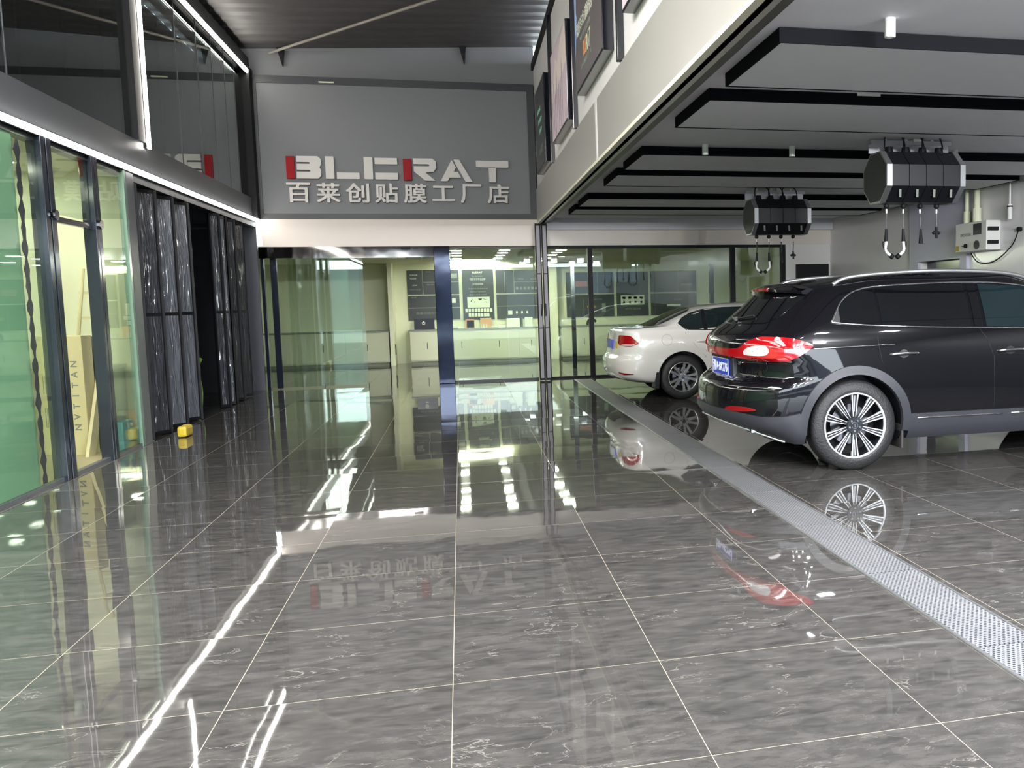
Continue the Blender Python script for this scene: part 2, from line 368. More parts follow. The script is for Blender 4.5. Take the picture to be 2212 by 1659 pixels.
# --- right wall with shallow pilaster, doorway and door
struct('wall_right_near', box(XR, XR + .2, YF, 5.6, 0, 2.95), mat('dark_grey_wall', (14, 14, 17), .5, var=.1))
b = B(); bx(b, XR, XR + .2, 5.6, 12.22, 0, 2.95); bx(b, XR, XR + .2, 13.50, YB + .1, 0, 2.95); bx(b, XR, XR + .2, 12.22, 13.5, 1.95, 2.95)
struct('wall_right', b, M['glosswhite'])
b = B(); bx(b, XR - .05, XR, 12.04, 12.22, 0, 2.94); bx(b, XR - .05, XR, 13.5, 13.78, 0, 2.94); bx(b, XR - .05, XR, 12.22, 13.5, 1.95, 2.94)
struct('trim_10', b, mat('sky_tinted_panel', (190, 190, 208), .3, var=.03))  # reflected sky put into the panel colour as a lavender tint
struct('door_1', box(XR + .12, XR + .16, 12.22, 13.5, 0, 1.95), M['blackgl'])
struct('door_2', box(6.42, 7.1, yw - .13, yw - .085, 0, 2.07, bev=.005), M['black'])
# --- bay ceiling (underside of the mezzanine), fascia and wall above it
struct('ceiling', box(1.52, XR + .1, YF, YB, 2.95, 3.08), M['ceil'])
fs = sroot('wall_mezzanine')
b = B(); bx(b, 1.42, 1.56, YF, YB - .05, 2.86, 3.47)
obj('fascia', b, M['fasc'], fs)
b = B(); bx(b, 1.415, 1.421, 9.50, 9.60, 2.87, 3.48); obj('joint', b, M['white'], fs)
b = B(); bx(b, 1.40, 1.45, YF, YB - .05, 2.83, 2.862); obj('edge_strip', b, mat('pale_edge', (232, 228, 206), .35, var=.03), fs)
b = B(); bx(b, 1.45, 1.52, YF, YB - .1, 2.86, 2.93); bx(b, 1.56, 1.62, YF, YB - .1, 2.86, 2.95); obj('door_track', b, mat('track_grey', (74, 76, 72), .4, metal=.3, var=.1), fs)
struct('wall_right_upper', box(1.45, 1.6, YF, YB, 3.47, 5.62), M['white'])
struct('trim_11', box(1.41, 1.6, YF, YB, 5.60, 5.72), M['black'])
# --- corrugated roof rising to the right
b = B(); NY = 210; prev = None
for k in range(NY + 1):
    y = YF + k * (YB + .2 - YF) / NY; h = .03 if (k % 4 in (1, 2)) else 0
    A = [b.verts.new((x, y, 5.78 + (x + 3.3) * .05 + h)) for x in (-4.2, 8.4)]
    if prev: b.faces.new((prev[0], A[0], A[1], prev[1]))
    prev = A
struct('ceiling_roof', b, M['roof'])
# roof cover beyond
struct('trim_12', box(XL - .9, 1.6, YF, YF + .15, 3.15, 6.3), M['dark'])        # lintel above the open front
struct('wall_right_front', box(1.5, XR + .2, YF, YF + .15, 2.95, 6.3), M['dark'])

# --- showroom shell behind the glass
yb2 = 23.5
b = B(); bx(b, -4.9, 7.6, yb2, yb2 + .15, 0, 2.55); bx(b, -4.9, -4.75, YB, yb2, 0, 2.55); bx(b, 7.45, 7.6, YB, yb2, 0, 2.55)
struct('wall_showroom', b, M['iw'])
struct('ceiling_showroom', box(-4.9, 7.6, YB + .1, yb2 + .1, 2.42, 2.5), M['iw'])
struct('trim_13', box(-1.65, -1.55, 22.85, yb2, 0, 2.42), M['iw'])
struct('trim_14', box(2.0, 2.35, 23.2, yb2, 0, 2.42), M['iw'])
# glazing of the shop front
g = sroot('window_2')
obj('pane', box(-.15, .83, YB, YB + .012, .03, 2.45), M['glass'], g)
obj('pane', box(.835, 1.36, YB, YB + .012, .03, 2.45), M['glass'], g)
b = box(-.15, 1.36, YB - .03, YB + .04, 0, .035); bx(b, -.15, 1.36, YB - .02, YB + .04, 2.43, 2.47); obj('frame', b, M['dark'], g)
g = sroot('window_3')
for x0, x1 in ((1.57, 2.33), (2.42, 3.6), (3.605, 5.1), (5.2, 6.15)): obj('pane', box(x0, x1, YB, YB + .012, .03, 2.42), M['glass'], g)
b = B(); bx(b, 1.57, 6.22, YB - .03, YB + .04, 0, .035); bx(b, 1.57, 6.22, YB - .03, YB + .05, 2.41, 2.46)
bx(b, 2.33, 2.42, YB - .04, YB + .04, .03, 2.42); bx(b, 5.10, 5.2, YB - .04, YB + .04, .03, 2.42); bx(b, 6.14, 6.23, YB - .05, YB + .05, 0, 2.46)
obj('frame', b, M['black'], g)
# sliding door bay: transom box, end post, glass leaves
g = sroot('door_3')
obj('transom', box(-3.31, -.43, YB - .14, YB + .12, 2.265, 2.46), mat('creased_mirror_steel', (120, 118, 116), .06, metal=1, bump=.35, bscale=1.3), g)
obj('post', box(-.43, -.15, YB - .16, YB + .08, 0, 2.46, bev=.008), M['dsteel'], g)
obj('sensor', box(-.98, -.82, YB - .17, YB - .14, 2.40, 2.45, bev=.01), M['black'], g)
obj('stile', box(-3.16, -3.06, YB - .02, YB + .03, 0.02, 2.265), M['mullion'], g)
obj('stile', box(-3.31, -3.26, YB - .04, YB + .05, 0, 2.265), M['mullion'], g)
obj('pane', box(-3.06, -1.65, YB - .0, YB + .012, .03, 2.265), M['glassdoor'], g)
obj('pane', box(-3.26, -3.16, YB - .0, YB + .012, .03, 2.265), M['glassdoor'], g)
obj('pane', box(-2.9, -1.72, YB + .06, YB + .072, .03, 2.265), M['glassdoor'], g)
# left wall lower glazing
g = sroot('window_4')
obj('pane', box(XL, XL + .012, YF, 8.79, .03, 2.84), M['glass'], g)
obj('pane', box(XL, XL + .012, 8.99, 9.87, 2.27, 2.84), M['glass'], g)
obj('pane', box(XL, XL + .012, 10.01, 10.86, .03, 2.84), M['glass'], g)
for y0, y1 in ((8.79, 8.87), (8.90, 8.99), (9.87, 9.92), (9.935, 10.01)):
    obj('mullion', box(XL - .06, XL + .05, y0, y1, 0, 2.9, bev=.004), M['mullion'], g)
obj('transom_rail', box(XL - .02, XL + .02, 8.99, 9.87, 2.20, 2.25), M['blackgl'], g)
b = B()
for y in (8.94, 9.95): cyl(b, (XL + .04, y, 2.25), (XL + .075, y, 2.25), .045, n=20)
obj('clamp', b, M['chrome'], g)
obj('edge_strip', box(XL - .03, XL + .03, 10.78, 10.84, 0, 2.9), mat('glass_edge_green', (108, 134, 118), .2, var=.1), g)
obj('edge_strip', box(XL - .03, XL + .03, 10.86, 11.08, 0, 2.9), M['beam'], g)
obj('sill_rail', box(XL - .03, XL + .02, YF, 10.9, 0, .03), M['beam'], g)
# office behind it
b = B(); bx(b, -5.75, -5.6, YF, 11.3, 0, 3.1); bx(b, -8.6, XL - .02, 11.15, 11.3, 0, 2.9); bx(b, -8.6, XL, YF, YF + .1, 0, 3.1)
struct('wall_office', b, M['iw'])
struct('ceiling_office', box(-8.6, XL - .05, YF, 11.3, 2.9, 3.0), M['iw'])
struct('trim_15', box(-8.5, XL - .01, 5, 11.2, .0, .006), mat('office_floor_cream', (176, 168, 134), .4, var=.05))
b = B(); bx(b, -4.9, -4.85, 9.9, 11.15, 0, 2.62); struct('wall_office_partition', b, M['cream'])
# dark room behind the film-wrapped folding panels
b = B(); bx(b, -5.2, -5.1, 11.3, YB, 0, 2.9); bx(b, -5.2, XL, YB - .02, YB + .02, 0, 2.9); struct('wall_store', b, M['darkroom'])
struct('ceiling_store', box(-5.2, XL - .05, 11.3, YB, 2.86, 2.93), M['darkroom'])

# ================================================================== LIGHT TUBES AND FITTINGS
t = thing('led_tube_light', 'long white light tube along the lower edge of the grey beam on the left wall', 'light', (XL + .05, 7, 2.915), 0, 'light tubes of the hall')
obj('tube', box(-.014, .014, YF - 7 + .1, 10.26, -.022, .022), M['led'], t); obj('tray', box(-.03, -.004, YF - 7 + .1, 10.26, -.032, .032), M['alu'], t)
t = thing('led_tube_light', 'upright white light tube beside the black post in the upper left wall', 'light', (XL + .06, 11.60, 3.22), 0, 'light tubes of the hall')
obj('tube', box(-.014, .014, -.022, .022, 0, 2.1), M['led'], t); obj('tray', box(-.02, -.012, -.035, .035, 0, 2.1), M['alu'], t)
t = thing('led_tube_light', 'white light tube along the top of the upper left glass', 'light', (XL + .08, 7, 5.34), 0, 'light tubes of the hall')
obj('tube', box(-.015, .015, YF - 7 + .1, 10.24, -.025, .025), M['led'], t); obj('tray', box(-.02, -.01, YF - 7 + .1, 10.24, -.04, .04), M['alu'], t)
spots = [(2.352, 4.80, 'white surface spotlight on the bay ceiling nearest the camera'), (2.403, 8.95, 'white surface spotlight on the bay ceiling by the left end of a black soffit'),
         (3.311, 8.95, 'white surface spotlight on the bay ceiling in the middle of its row'), (5.141, 8.96, 'white surface spotlight on the bay ceiling just right of the nearer hose reel')]
for x, y, lb in spots:
    t = thing('ceiling_spotlight', lb, 'light', (x, y, 2.95), 0, 'spotlights of the bay ceiling')
    b = B(); cyl(b, (0, 0, 0), (0, 0, -.10), .03, n=24); obj('housing', b, M['white'], t)
    b = B(); cyl(b, (0, 0, -.10), (0, 0, -.102), .024, n=24); obj('lens', b, M['clear'], t)
t = tag(obj('masking_tape', box(2.95, 3.14, 6.565, 6.575, 2.93, 2.952), M['white']), 'torn strip of white tape on the second black soffit edge', 'tape')

# ceiling soffit boxes, black edged
sof = [(5.05, 6.15, 'nearest'), (6.57, 7.66, 'second nearest'), (9.1, 10.19, 'third from the camera'), (10.6, 11.63, 'fourth from the camera'),
       (13.08, 14.2, 'fifth from the camera'), (14.6, 15.5, 'farthest one, by the shop window')]
for y0, y1, w in sof:
    t = thing('soffit_box', 'black edged soffit box over the car bay, ' + w, 'ceiling panel', (1.8, y0, 2.948), 0, 'soffit boxes of the bay ceiling')
    L = 5.2
    b = B(); d = .012
    bx(b, 0, L, 0, d, -.085, 0); bx(b, 0, L, y1 - y0 - d, y1 - y0, -.085, 0); bx(b, 0, d, d, y1 - y0 - d, -.085, 0); bx(b, L - d, L, d, y1 - y0 - d, -.085, 0)
    obj('edge_band', b, M['soffit_edge'], t)
    obj('underside', box(d, L - d, d, y1 - y0 - d, -.080, -.06), M['ceil'], t)

# brackets and tie rod under the roof
for x, z, lb in ((-2.78, 5.80, 'pointed black roof bracket left, where the tie rod meets the back wall'), (.22, 5.96, 'pointed black roof bracket on the right half of the back wall')):
    b = B(); prism(b, [(-.06, 0), (.06, 0), (.02, -.3)], -.1, 0, lambda u, v, w, x=x, z=z: Vector((x + u, YB + w, z + v)))
    tag(obj('roof_bracket', fixn(b), M['black']), lb, 'bracket', 'roof brackets')
b = B(); cyl(b, (-2.95, 17.2, 5.70), (-.245, 14.45, 5.86), .022, n=12); cyl(b, (-.245, 14.45, 5.86), (1.3, 12.9, 5.93), .022, n=12)
tag(obj('tie_rod', b, mat('rod_tan', (138, 132, 124), .5, var=.05)), 'thin tan tie rod slanting under the black roof', 'rod')
tag(obj('cable_cover', box(-2.2, -1.95, yw - .12, yw - .075, 5.235, 5.26, bev=.008), M['paper']), 'short white strip stuck on the dark frame above the sign wall', 'strip')

# ================================================================== SIGN LETTERS
LET = dict(
 red_bar=[[(-2.79, 3.995), (-2.66, 3.995), (-2.66, 3.62), (-2.79, 3.62)]],
 B=[[(-2.62, 4.0), (-2.28, 4.0), (-2.23, 3.955), (-2.23, 3.86), (-2.255, 3.81), (-2.23, 3.765), (-2.235, 3.665), (-2.29, 3.62), (-2.63, 3.62), (-2.625, 3.735), (-2.42, 3.735), (-2.40, 3.75), (-2.42, 3.767), (-2.62, 3.767), (-2.62, 3.868), (-2.42, 3.868), (-2.4, 3.883), (-2.42, 3.90), (-2.62, 3.90)]],
 L=[[(-2.16, 4.0), (-2.02, 4.0), (-2.02, 3.62), (-2.16, 3.62)], [(-1.98, 3.73), (-1.61, 3.73), (-1.61, 3.62), (-1.98, 3.62)]],
 E=[[(-1.53, 4.0), (-1.385, 4.0), (-1.385, 3.62), (-1.53, 3.62)], [(-1.35, 3.99), (-.975, 3.99), (-.975, 3.88), (-1.35, 3.88)], [(-1.35, 3.735), (-.97, 3.735), (-.97, 3.62), (-1.35, 3.62)]],
 red_bar_2=[[(-.88, 3.98), (-.74, 3.98), (-.74, 3.61), (-.88, 3.61)]],
 R=[[(-.71, 3.99), (-.38, 3.99), (-.32, 3.94), (-.32, 3.82), (-.37, 3.76), (-.50, 3.745), (-.34, 3.605), (-.51, 3.605), (-.70, 3.76), (-.70, 3.855), (-.45, 3.855), (-.43, 3.87), (-.45, 3.89), (-.70, 3.89)]],
 A=[[(-.05, 3.975), (-.25, 3.6), (-.13, 3.6), (-.09, 3.665), (.10, 3.665), (.05, 3.765), (-.02, 3.765), (.02, 3.84)], [(-.02, 3.98), (.08, 3.98), (.30, 3.59), (.18, 3.59), (.035, 3.86)]],
 T=[[(.37, 3.97), (.94, 3.97), (.94, 3.85), (.37, 3.85)], [(.59, 3.84), (.715, 3.84), (.715, 3.59), (.59, 3.59)]])
first = {}
for k, polys in LET.items():
    red = k.startswith('red')
    b = B()
    for p in polys: prism(b, p, yw - .13, yw - .061, lambda u, v, w: Vector((u, w, v)))
    o = obj('sign_bar' if red else 'sign_letter', fixn(b), M['letterr'] if red else M['letterw'])
    if red: tag(o, 'raised red bar before the ' + ('first letter B' if k == 'red_bar' else 'letter R') + ' of the wall sign', 'sign', 'raised Latin sign letters')
    else: tag(o, 'raised pale letter %s, %s of the Latin word on the sign wall' % (k, dict(B='first', L='second', E='third', R='fourth', A='fifth', T='last')[k]), 'letter', 'raised Latin sign letters')
pos = ['first from the left', 'second', 'third', 'fourth', 'fifth', 'sixth', 'seventh', 'last on the right']
for k, ch in enumerate('百莱创贴膜工厂店'):
    b = B()
    for ox, oy, oz in ((-.008, -.006, 0), (.008, -.006, .002), (-.008, .006, .004), (.008, .006, .006)):      # heavier strokes
        q = text_bm(ch, .4, .03); bmesh.ops.translate(q, vec=(ox, oy, oz), verts=q.verts); me_ = bpy.data.meshes.new('t'); q.to_mesh(me_); q.free(); b.from_mesh(me_); bpy.data.meshes.remove(me_)
    wd = .40 if ch not in '厂' else .38
    bmesh.ops.recalc_face_normals(b, faces=b.faces); fit(b, wd * .96, .335 if ch not in '工' else .27)
    cx = -2.615 + k * (3.36 / 7)
    place(b, (cx, yw - .092, 3.385), (1, 0, 0), (0, 0, 1))
    tag(obj('sign_character', b, M['letterw']), 'raised pale character %s in the lower row of the wall sign, %s' % (ch, pos[k]), 'letter', 'raised characters of the sign')

# ================================================================== POSTERS AND POLES ON THE UPPER RIGHT WALL
def wall_poster(y0, y1, z0, z1, face, label):
    """thick light-box poster fixed to the wall above the fascia, face towards -X"""
    t = thing('light_box_poster', label, 'poster', (1.447, (y0 + y1) / 2, (z0 + z1) / 2), 0, 'thick posters above the fascia')
    h, w = (z1 - z0) / 2, (y1 - y0) / 2
    obj('casing', box(-.10, 0, -w, w, -h, h, bev=.004), M['blackgl'], t)
    obj('print', box(-.106, -.101, -w + .02, w - .02, -h + .02, h - .02), face, t)
    return t, w, h
def ptext(t, s, size, y, z, m, w=None, h=None, name='lettering'):
    b = text_bm(s, size, .001)
    if w: fit(b, w, h)
    place(b, (-.108, y, z), (0, -1, 0), (0, 0, 1)); return obj(name, b, m, t)
gbright = mat('print_teal', (130, 196, 170), .5, var=.1); gold = mat('print_orange', (226, 160, 96), .5, var=.1); bluef = mat('print_blue_flash', (120, 160, 236), .4, var=.3)
t, w, h = wall_poster(14.32, 15.9, 3.56, 4.87, M['poster'], 'dark poster with teal lines of print, nearest the sign wall')
for k, (y, z, ww) in enumerate(((0.1, .25, .6), (-.05, .08, .55), (-.1, -.08, .4))): obj('lettering', box(-.109, -.106, y - ww / 2, y + ww / 2, z - .035, z + .035), gbright, t)
ptext(t, '专业贴膜', .2, .05, -.38, M['greyp'], .9, .12)
cliff = mat('cliff_print', (206, 190, 198), .5, var=.28, vscale=5)
t, w, h = wall_poster(11.36, 13.17, 3.62, 4.80, cliff, 'pale pink mountain picture poster in a black casing, between the two dark posters')
b = B()
for k in range(7):
    y = .75 - k * .2; zt = .25 - .1 * (k % 3); prism(b, [(y, zt), (y + .05, zt - .1), (y - .01, zt - .75 + .12 * (k % 2)), (y - .03, zt - .2)], -.109, -.106, lambda u, v, w_: Vector((w_, u, v)))
obj('cliff_lines', fixn(b), mat('print_mauve', (160, 146, 156), .5, var=.1), t)
b = B(); prism(b, [(.88, -.1), (.7, .2), (.55, .05), (.3, .42), (0, .3), (-.4, .5), (-.88, .56), (-.88, .1), (0, .0)], -.108, -.106, lambda u, v, w_: Vector((w_, u, v)))
obj('peaks', fixn(b), mat('print_pale_rock', (226, 214, 206), .5, var=.08, vscale=8), t)
t, w, h = wall_poster(8.52, 10.45, 3.70, 5.0, mat('poster_brown_grey', (98, 92, 92), .35, var=.12, vscale=2), 'brown grey poster with a blue light flash and an orange emblem, beside the second pole')
ptext(t, '隐形车衣·漆面保护', .2, .15, -.02, M['paper'], 1.25, .15)
ptext(t, 'PAINT PROTECTION FILM', .1, .12, -.17, M['greyp'], .8, .06)
ptext(t, 'BLE', .2, .18, -.32, gold, .22, .15, 'emblem'); ptext(t, 'RAT', .2, -.1, -.32, M['paper'], .3, .17, 'emblem')
ptext(t, '百莱创贴膜工厂店', .1, .1, -.46, M['greyp'], .75, .06)
b = B(); prism(b, [(.93, -.28), (.93, .4), (.8, .6), (.84, .2), (.72, .12), (.86, -.1)], -.108, -.106, lambda u, v, w_: Vector((w_, u, v))); obj('flash', fixn(b), bluef, t)
b = B(); prism(b, [(.88, -.05), (.74, .62), (.70, .64), (.84, .0)], -.110, -.108, lambda u, v, w_: Vector((w_, u, v))); obj('flash_line', fixn(b), M['paper'], t)
t, w, h = wall_poster(5.7, 7.47, 3.71, 5.0, cliff, 'poster cut off by the top edge of the photo, right of the last pole')
for y, lb in ((14.0, 'slim black pole between the two posters by the sign wall'), (11.22, 'slim black pole left of the brown grey poster'), (8.04, 'slim black pole nearest the camera, right of the brown grey poster')):
    b = box(1.39, 1.45, y - .035, y + .035, 3.48, 5.6, bev=.006)
    t = thing('wall_pole', lb, 'pole', (0, 0, 0), 0, 'black poles on the upper wall'); obj('pole', b, M['blackgl'], t)

# ================================================================== FOLDING DOOR, DRAIN, HOSE REELS
t = thing('folding_door', 'narrow folded door with two white panels in black frames, standing by the shop window', 'door', (1.45, 16.95, 0))
for k, x in enumerate((-.1, .015)):
    b = B(); bx(b, x, x + .10, -.03, .03, .01, 2.84); 
    o = obj('leaf_frame', b, M['black'], t)
    b = B()
    for z0, z1 in ((.05, .95), (.97, 1.93), (1.95, 2.8)): bx(b, x + .02, x + .08, -.034, .034, z0, z1)
    obj('leaf_panel', b, mat('folding_leaf_grey', (150, 148, 154), .6, var=.04), t)
for x in (-.035, .045):
    b = B(); tube(b, [(x, -.034, 1.18), (x, -.07, 1.20), (x, -.07, 1.38), (x, -.034, 1.40)], .008); obj('handle', b, M['black'], t)
nd = 14; 
t0 = None
for k in range(nd):
    y = 2.2 + k * 1.05
    lb = 'perforated steel drain cover, ' + ('nearest the camera' if k == 0 else 'number %d along the channel counted from the camera' % (k + 1) if k < nd - 1 else 'last of the channel, by the shop window')
    if t0 is None:
        t0 = thing('drain_cover', lb, 'drain cover', (2.12, y, 0.0), 0, 'drain covers of the floor channel')
        obj('plate', box(-.135, .135, .004, 1.046, .0005, .006), M['grate'], t0)
        b = B(); bx(b, -.15, -.137, 0, 1.05, 0.0005, .007); bx(b, .137, .15, 0, 1.05, .0005, .007); obj('edge_rail', b, M['alu'], t0)
    else:
        c = copy_tree(t0); c.location = (2.12, y, 0); c['label'] = lb

def hose_reel(loc, label):
    t = thing('hose_reel', label, 'hose reel', loc, 0, 'ceiling hose reels')
    R = .265; oc = [(R * math.cos(PI / 8 + k * PI / 4) * 1.08, R * math.sin(PI / 8 + k * PI / 4) * 1.08 * .92) for k in range(8)]
    def o8(b, s, x0, x1): return prism(b, [(u * s, v * s) for u, v in oc], x0, x1, lambda u, v, w: Vector((w, u, v)))
    for k in range(4):
        x0 = .055 + k * .178
        b = B(); o8(b, .985, x0, x0 + .172); o = obj('drum_housing', fixn(b), M['plastic'], t)
        b = B(); prism(b, [(-.012, -.05), (.012, -.05), (.028, .05), (.004, .05)], -.002, .002, lambda u, v, w: Vector((x0 + .09 + u, -.225 + v * .35 - w, -.165 - v * .7))); obj('maker_mark', fixn(b), M['greyp'], o)
        b = B(); cyl(b, (x0 + .09, 0, .22), (x0 + .09, 0, .30), .05, .035, n=12); obj('inlet', b, M['black'], t)
    for x0 in (0, .765):
        b = B(); o8(b, 1.0, x0, x0 + .055); obj('end_frame', fixn(b), M['alu'], t)
        b = B(); o8(b, .93, x0 - .004 if x0 == 0 else x0 + .05, x0 + .01 if x0 == 0 else x0 + .06); obj('end_cap', fixn(b), mat('end_cap_dark', (34, 37, 36), .5, var=.1), t)
    b = B(); bx(b, -.02, .84, .04, .10, .33, .37); bx(b, -.02, .84, .10, .105, .25, .37); obj('mounting_rail', b, M['alu'], t)
    top = 2.95 - loc[2]
    b = B()
    b.free()
    for x in (.12, .34, .62): obj('hanger', box(x, x + .03, .05, .09, .37, top), M['white'], t)
    obj('junction_box', box(.42, .52, .02, .1, .36, top), M['white'], t)
    for k in range(3):
        x = .08 + k * .2; b = B(); tube(b, catm([(x, -.04, .28), (x + .01, -.04, .40), (x + .1, -.03, .44), (x + .19, -.04, .38), (x + .22, -.04, .28)]), .008); obj('feed_cable', b, M['black'], t)
    for k in range(4):
        x = .09 + k * .178; y = -.06; b = B(); bmesh.ops.create_uvsphere(b, u_segments=12, v_segments=8, radius=.028); bmesh.ops.translate(b, vec=(x, y, -.27), verts=b.verts); obj('hose_stop', b, M['black'], t)
        L = (.24, .24, .24, .22)[k]
        b = B(); tube(b, catm([(x, y, -.26), (x + .004, y, -.26 - L / 2), (x + (.0, .0, .01, .0)[k], y, -.27 - L)]), .007); h = obj('hose', b, M['plastic'], t)
        b = B(); cyl(b, (x, y, -.30), (x, y, -.34), .009, n=10); obj('hose_tag', b, M['white'], h)
        zb = -.27 - L
        if k < 2:
            b = B(); cyl(b, (x, y, zb + .02), (x - .004 + .008 * k, y, zb - .10), .012, .02, n=14); obj('grip', b, M['black'], h)
            s = 1 if k == 0 else -1
            b = B(); tube(b, [(x, y, zb - .095), (x - .012 * s, y, zb - .17), (x + .0 * s, y, zb - .2), (x + .045 * s, y, zb - .235)], .014, n=12); obj('spray_gun', b, M['white'], h)
            b = B(); cyl(b, (x + .04 * s, y, zb - .232), (x + .07 * s, y, zb - .255), .024, n=14); obj('nozzle', b, M['black'], h)
            b = B(); tube(b, [(x - .035 * s, y, zb - .10), (x - .032 * s, y, zb - .14), (x - .018 * s, y, zb - .18)], .008); obj('trigger', b, M['black'], h)
        elif k == 2:
            b = B(); cyl(b, (x + .01, y, zb + .02), (x + .012, y, zb - .12), .010, .022, n=14); obj('coupling', b, M['black'], h)
        else:
            b = B()
            for q in (-.035, .035): cyl(b, (x, y, zb - .02), (x + q, y, zb - .045), .014, .016, n=10)
            cyl(b, (x, y, zb + .02), (x + .004, y, zb - .09), .012, .014, n=10); obj('socket_cluster', b, M['black'], h)
    return t
hose_reel((3.945, 8.37, 2.565), 'black four drum hose reel nearer the camera, hanging over the dark car')
hose_reel((3.925, 12.35, 2.545), 'black four drum hose reel farther back, hanging over the white car')

# wall-mounted pump box, pipes, filter and cable on the right wall
t = thing('wall_control_box', 'white control box with a dark display on the right wall', 'control box', (XR, 11.65, 2.02))
obj('casing', box(-.22, 0, -.40, .40, 0, .40, bev=.01), M['white'], t)
obj('display', box(-.226, -.219, -.28, -.08, .22, .37), M['blackgl'], t)
b = B(); cyl(b, (-.225, -.18, .08), (-.24, -.18, .08), .06, n=20); obj('knob', b, M['dark'], t)
b = B(); cyl(b, (-.225, .10, .08), (-.25, .10, .08), .03, n=16); bx(b, -.235, -.222, .1, .2, .075, .085); obj('tap', b, M['black'], t)
b = box(-.2, -.05, -.43, -.40, .08, .13); bx(b, -.2, -.05, -.43, -.40, .26, .31); obj('latch', b, M['black'], t)
obj('lettering', place(text_bm('EVOTECH', .06, .001), (-.225, .12, .23), (0, -1, 0), (0, 0, 1)), M['greyp'], t)
obj('sticker', box(-.225, -.219, .30, .38, .02, .09), M['yellow'], t)
for y, r, z, lb in ((11.98, .028, 2.60, 'thinner white pipe rising from the wall control box'), (11.72, .04, 2.62, 'thicker white pipe rising from the wall control box')):
    t = thing('wall_pipe', lb, 'pipe', (XR - .08, y, 2.42), 0, 'pipes above the control box')
    b = B(); cyl(b, (0, 0, 0), (0, 0, .53), r, n=16); obj('pipe', b, M['iw'], t)
    b = B(); cyl(b, (0, 0, 0), (0, 0, z - 2.42), r + .02, n=16); obj('sleeve', b, M['iw'], t)
t = thing('water_filter', 'slim white filter unit hanging right of the wall control box', 'filter', (XR - .06, 10.95, 2.4))
b = B(); cyl(b, (0, 0, 0), (0, 0, .2), .03, n=16); cyl(b, (0, 0, .2), (0, 0, .55), .012, n=10); obj('cartridge', b, M['white'], t)
b = B(); cyl(b, (0, 0, .16), (0, 0, .18), .036, n=16); obj('collar', b, M['black'], t)
t = thing('power_cable', 'thin dark cable looping under the wall control box to a socket', 'cable', (0, 0, 0))
b = B(); tube(b, catm([(XR - .02, 11.98, 2.02), (XR - .03, 11.75, 1.87), (XR - .03, 11.35, 1.87), (XR - .03, 10.95, 2.05), (XR - .04, 10.78, 2.24)]), .008); obj('cord', b, M['black'], t)
b = B(); cyl(b, (XR, 10.78, 2.26), (XR - .05, 10.78, 2.26), .03, n=14); obj('plug', b, M['black'], t)

# ================================================================== FOLDING FILM PANELS ON THE LEFT WALL
def film_panel(y0, x0, y1, x1, m, label, z1=2.78):
    """one leaf of the folding screen, from (x0,y0) to (x1,y1)"""
    t = thing('folding_panel', label, 'panel', (x0, y0, 0), math.atan2(y1 - y0, x1 - x0), 'film wrapped folding panels')
    L = math.hypot(y1 - y0, x1 - x0) - .03
    b = B(); f = .018
    bx(b, 0, f, -.014, .014, .01, z1); bx(b, L - f, L, -.014, .014, .01, z1); bx(b, f, L - f, -.014, .014, .01, .05); bx(b, f, L - f, -.014, .014, z1 - .04, z1); bx(b, f, L - f, -.014, .014, 1.36, 1.40)
    obj('leaf_frame', b, M['black'], t)
    b = B(); nx, nz = 10, 46
    for zr0, zr1 in ((.05, 1.36), (1.40, z1 - .04)):
        g = [[None] * (nz + 1) for _ in range(nx + 1)]
        for i in range(nx + 1):
            for j in range(nz + 1):
                u = i / nx; v = j / nz; k = math.sin(u * PI) * math.sin(v * PI) ** .5
                zz = zr0 + (zr1 - zr0) * v
                d = .006 * k * math.sin(7 * u + 3 * zz + y0 * 9) + .004 * k * math.sin(17 * zz + y0 * 5)
                g[i][j] = b.verts.new((f + (L - 2 * f) * u, -.012 - d if d > -.011 else -.002, zz))
        for i in range(nx):
            for j in range(nz): b.faces.new((g[i][j], g[i + 1][j], g[i + 1][j + 1], g[i][j + 1]))
    obj('film_sheet', fixn(b), m, t, smooth=True)
ys = [11.12, 11.45, 11.78, 12.11, 12.44, 12.77, 13.08, 13.38]
xs = [XL + (.03, -.17)[k % 2] for k in range(7)] + [XL - .05]
word = ['first', 'second', 'third', 'fourth', 'fifth', 'sixth', 'seventh']
for k in range(7): film_panel(ys[k], xs[k], ys[k + 1], xs[k + 1], M['film2'] if k in (3, 5) else M['film'], 'film wrapped folding panel of the near left group, %s from the glass' % word[k])
ys = [14.42, 14.56, 14.86, 14.93, 15.26, 15.56, 15.90, 16.24]
xs = [XL - .06, XL + .05, XL - .18, XL + .06, XL - .16, XL + .03, XL - .14, XL + .02]
for k in range(7): film_panel(ys[k], xs[k], ys[k + 1], xs[k + 1], M['film2'] if k == 2 else M['film'], 'film wrapped folding panel of the far left group, %s from the gap' % word[k])
struct('trim_16', box(XL - .08, XL + .01, 11.1, YB - .1, 2.80, 2.93), M['dark'])
tag(obj('yellow_bag', box(-3.14, -3.04, 11.30, 11.57, .005, .125, bev=.03), M['yellow']), 'crumpled yellow packet at the foot of the first folding panels', 'packet')
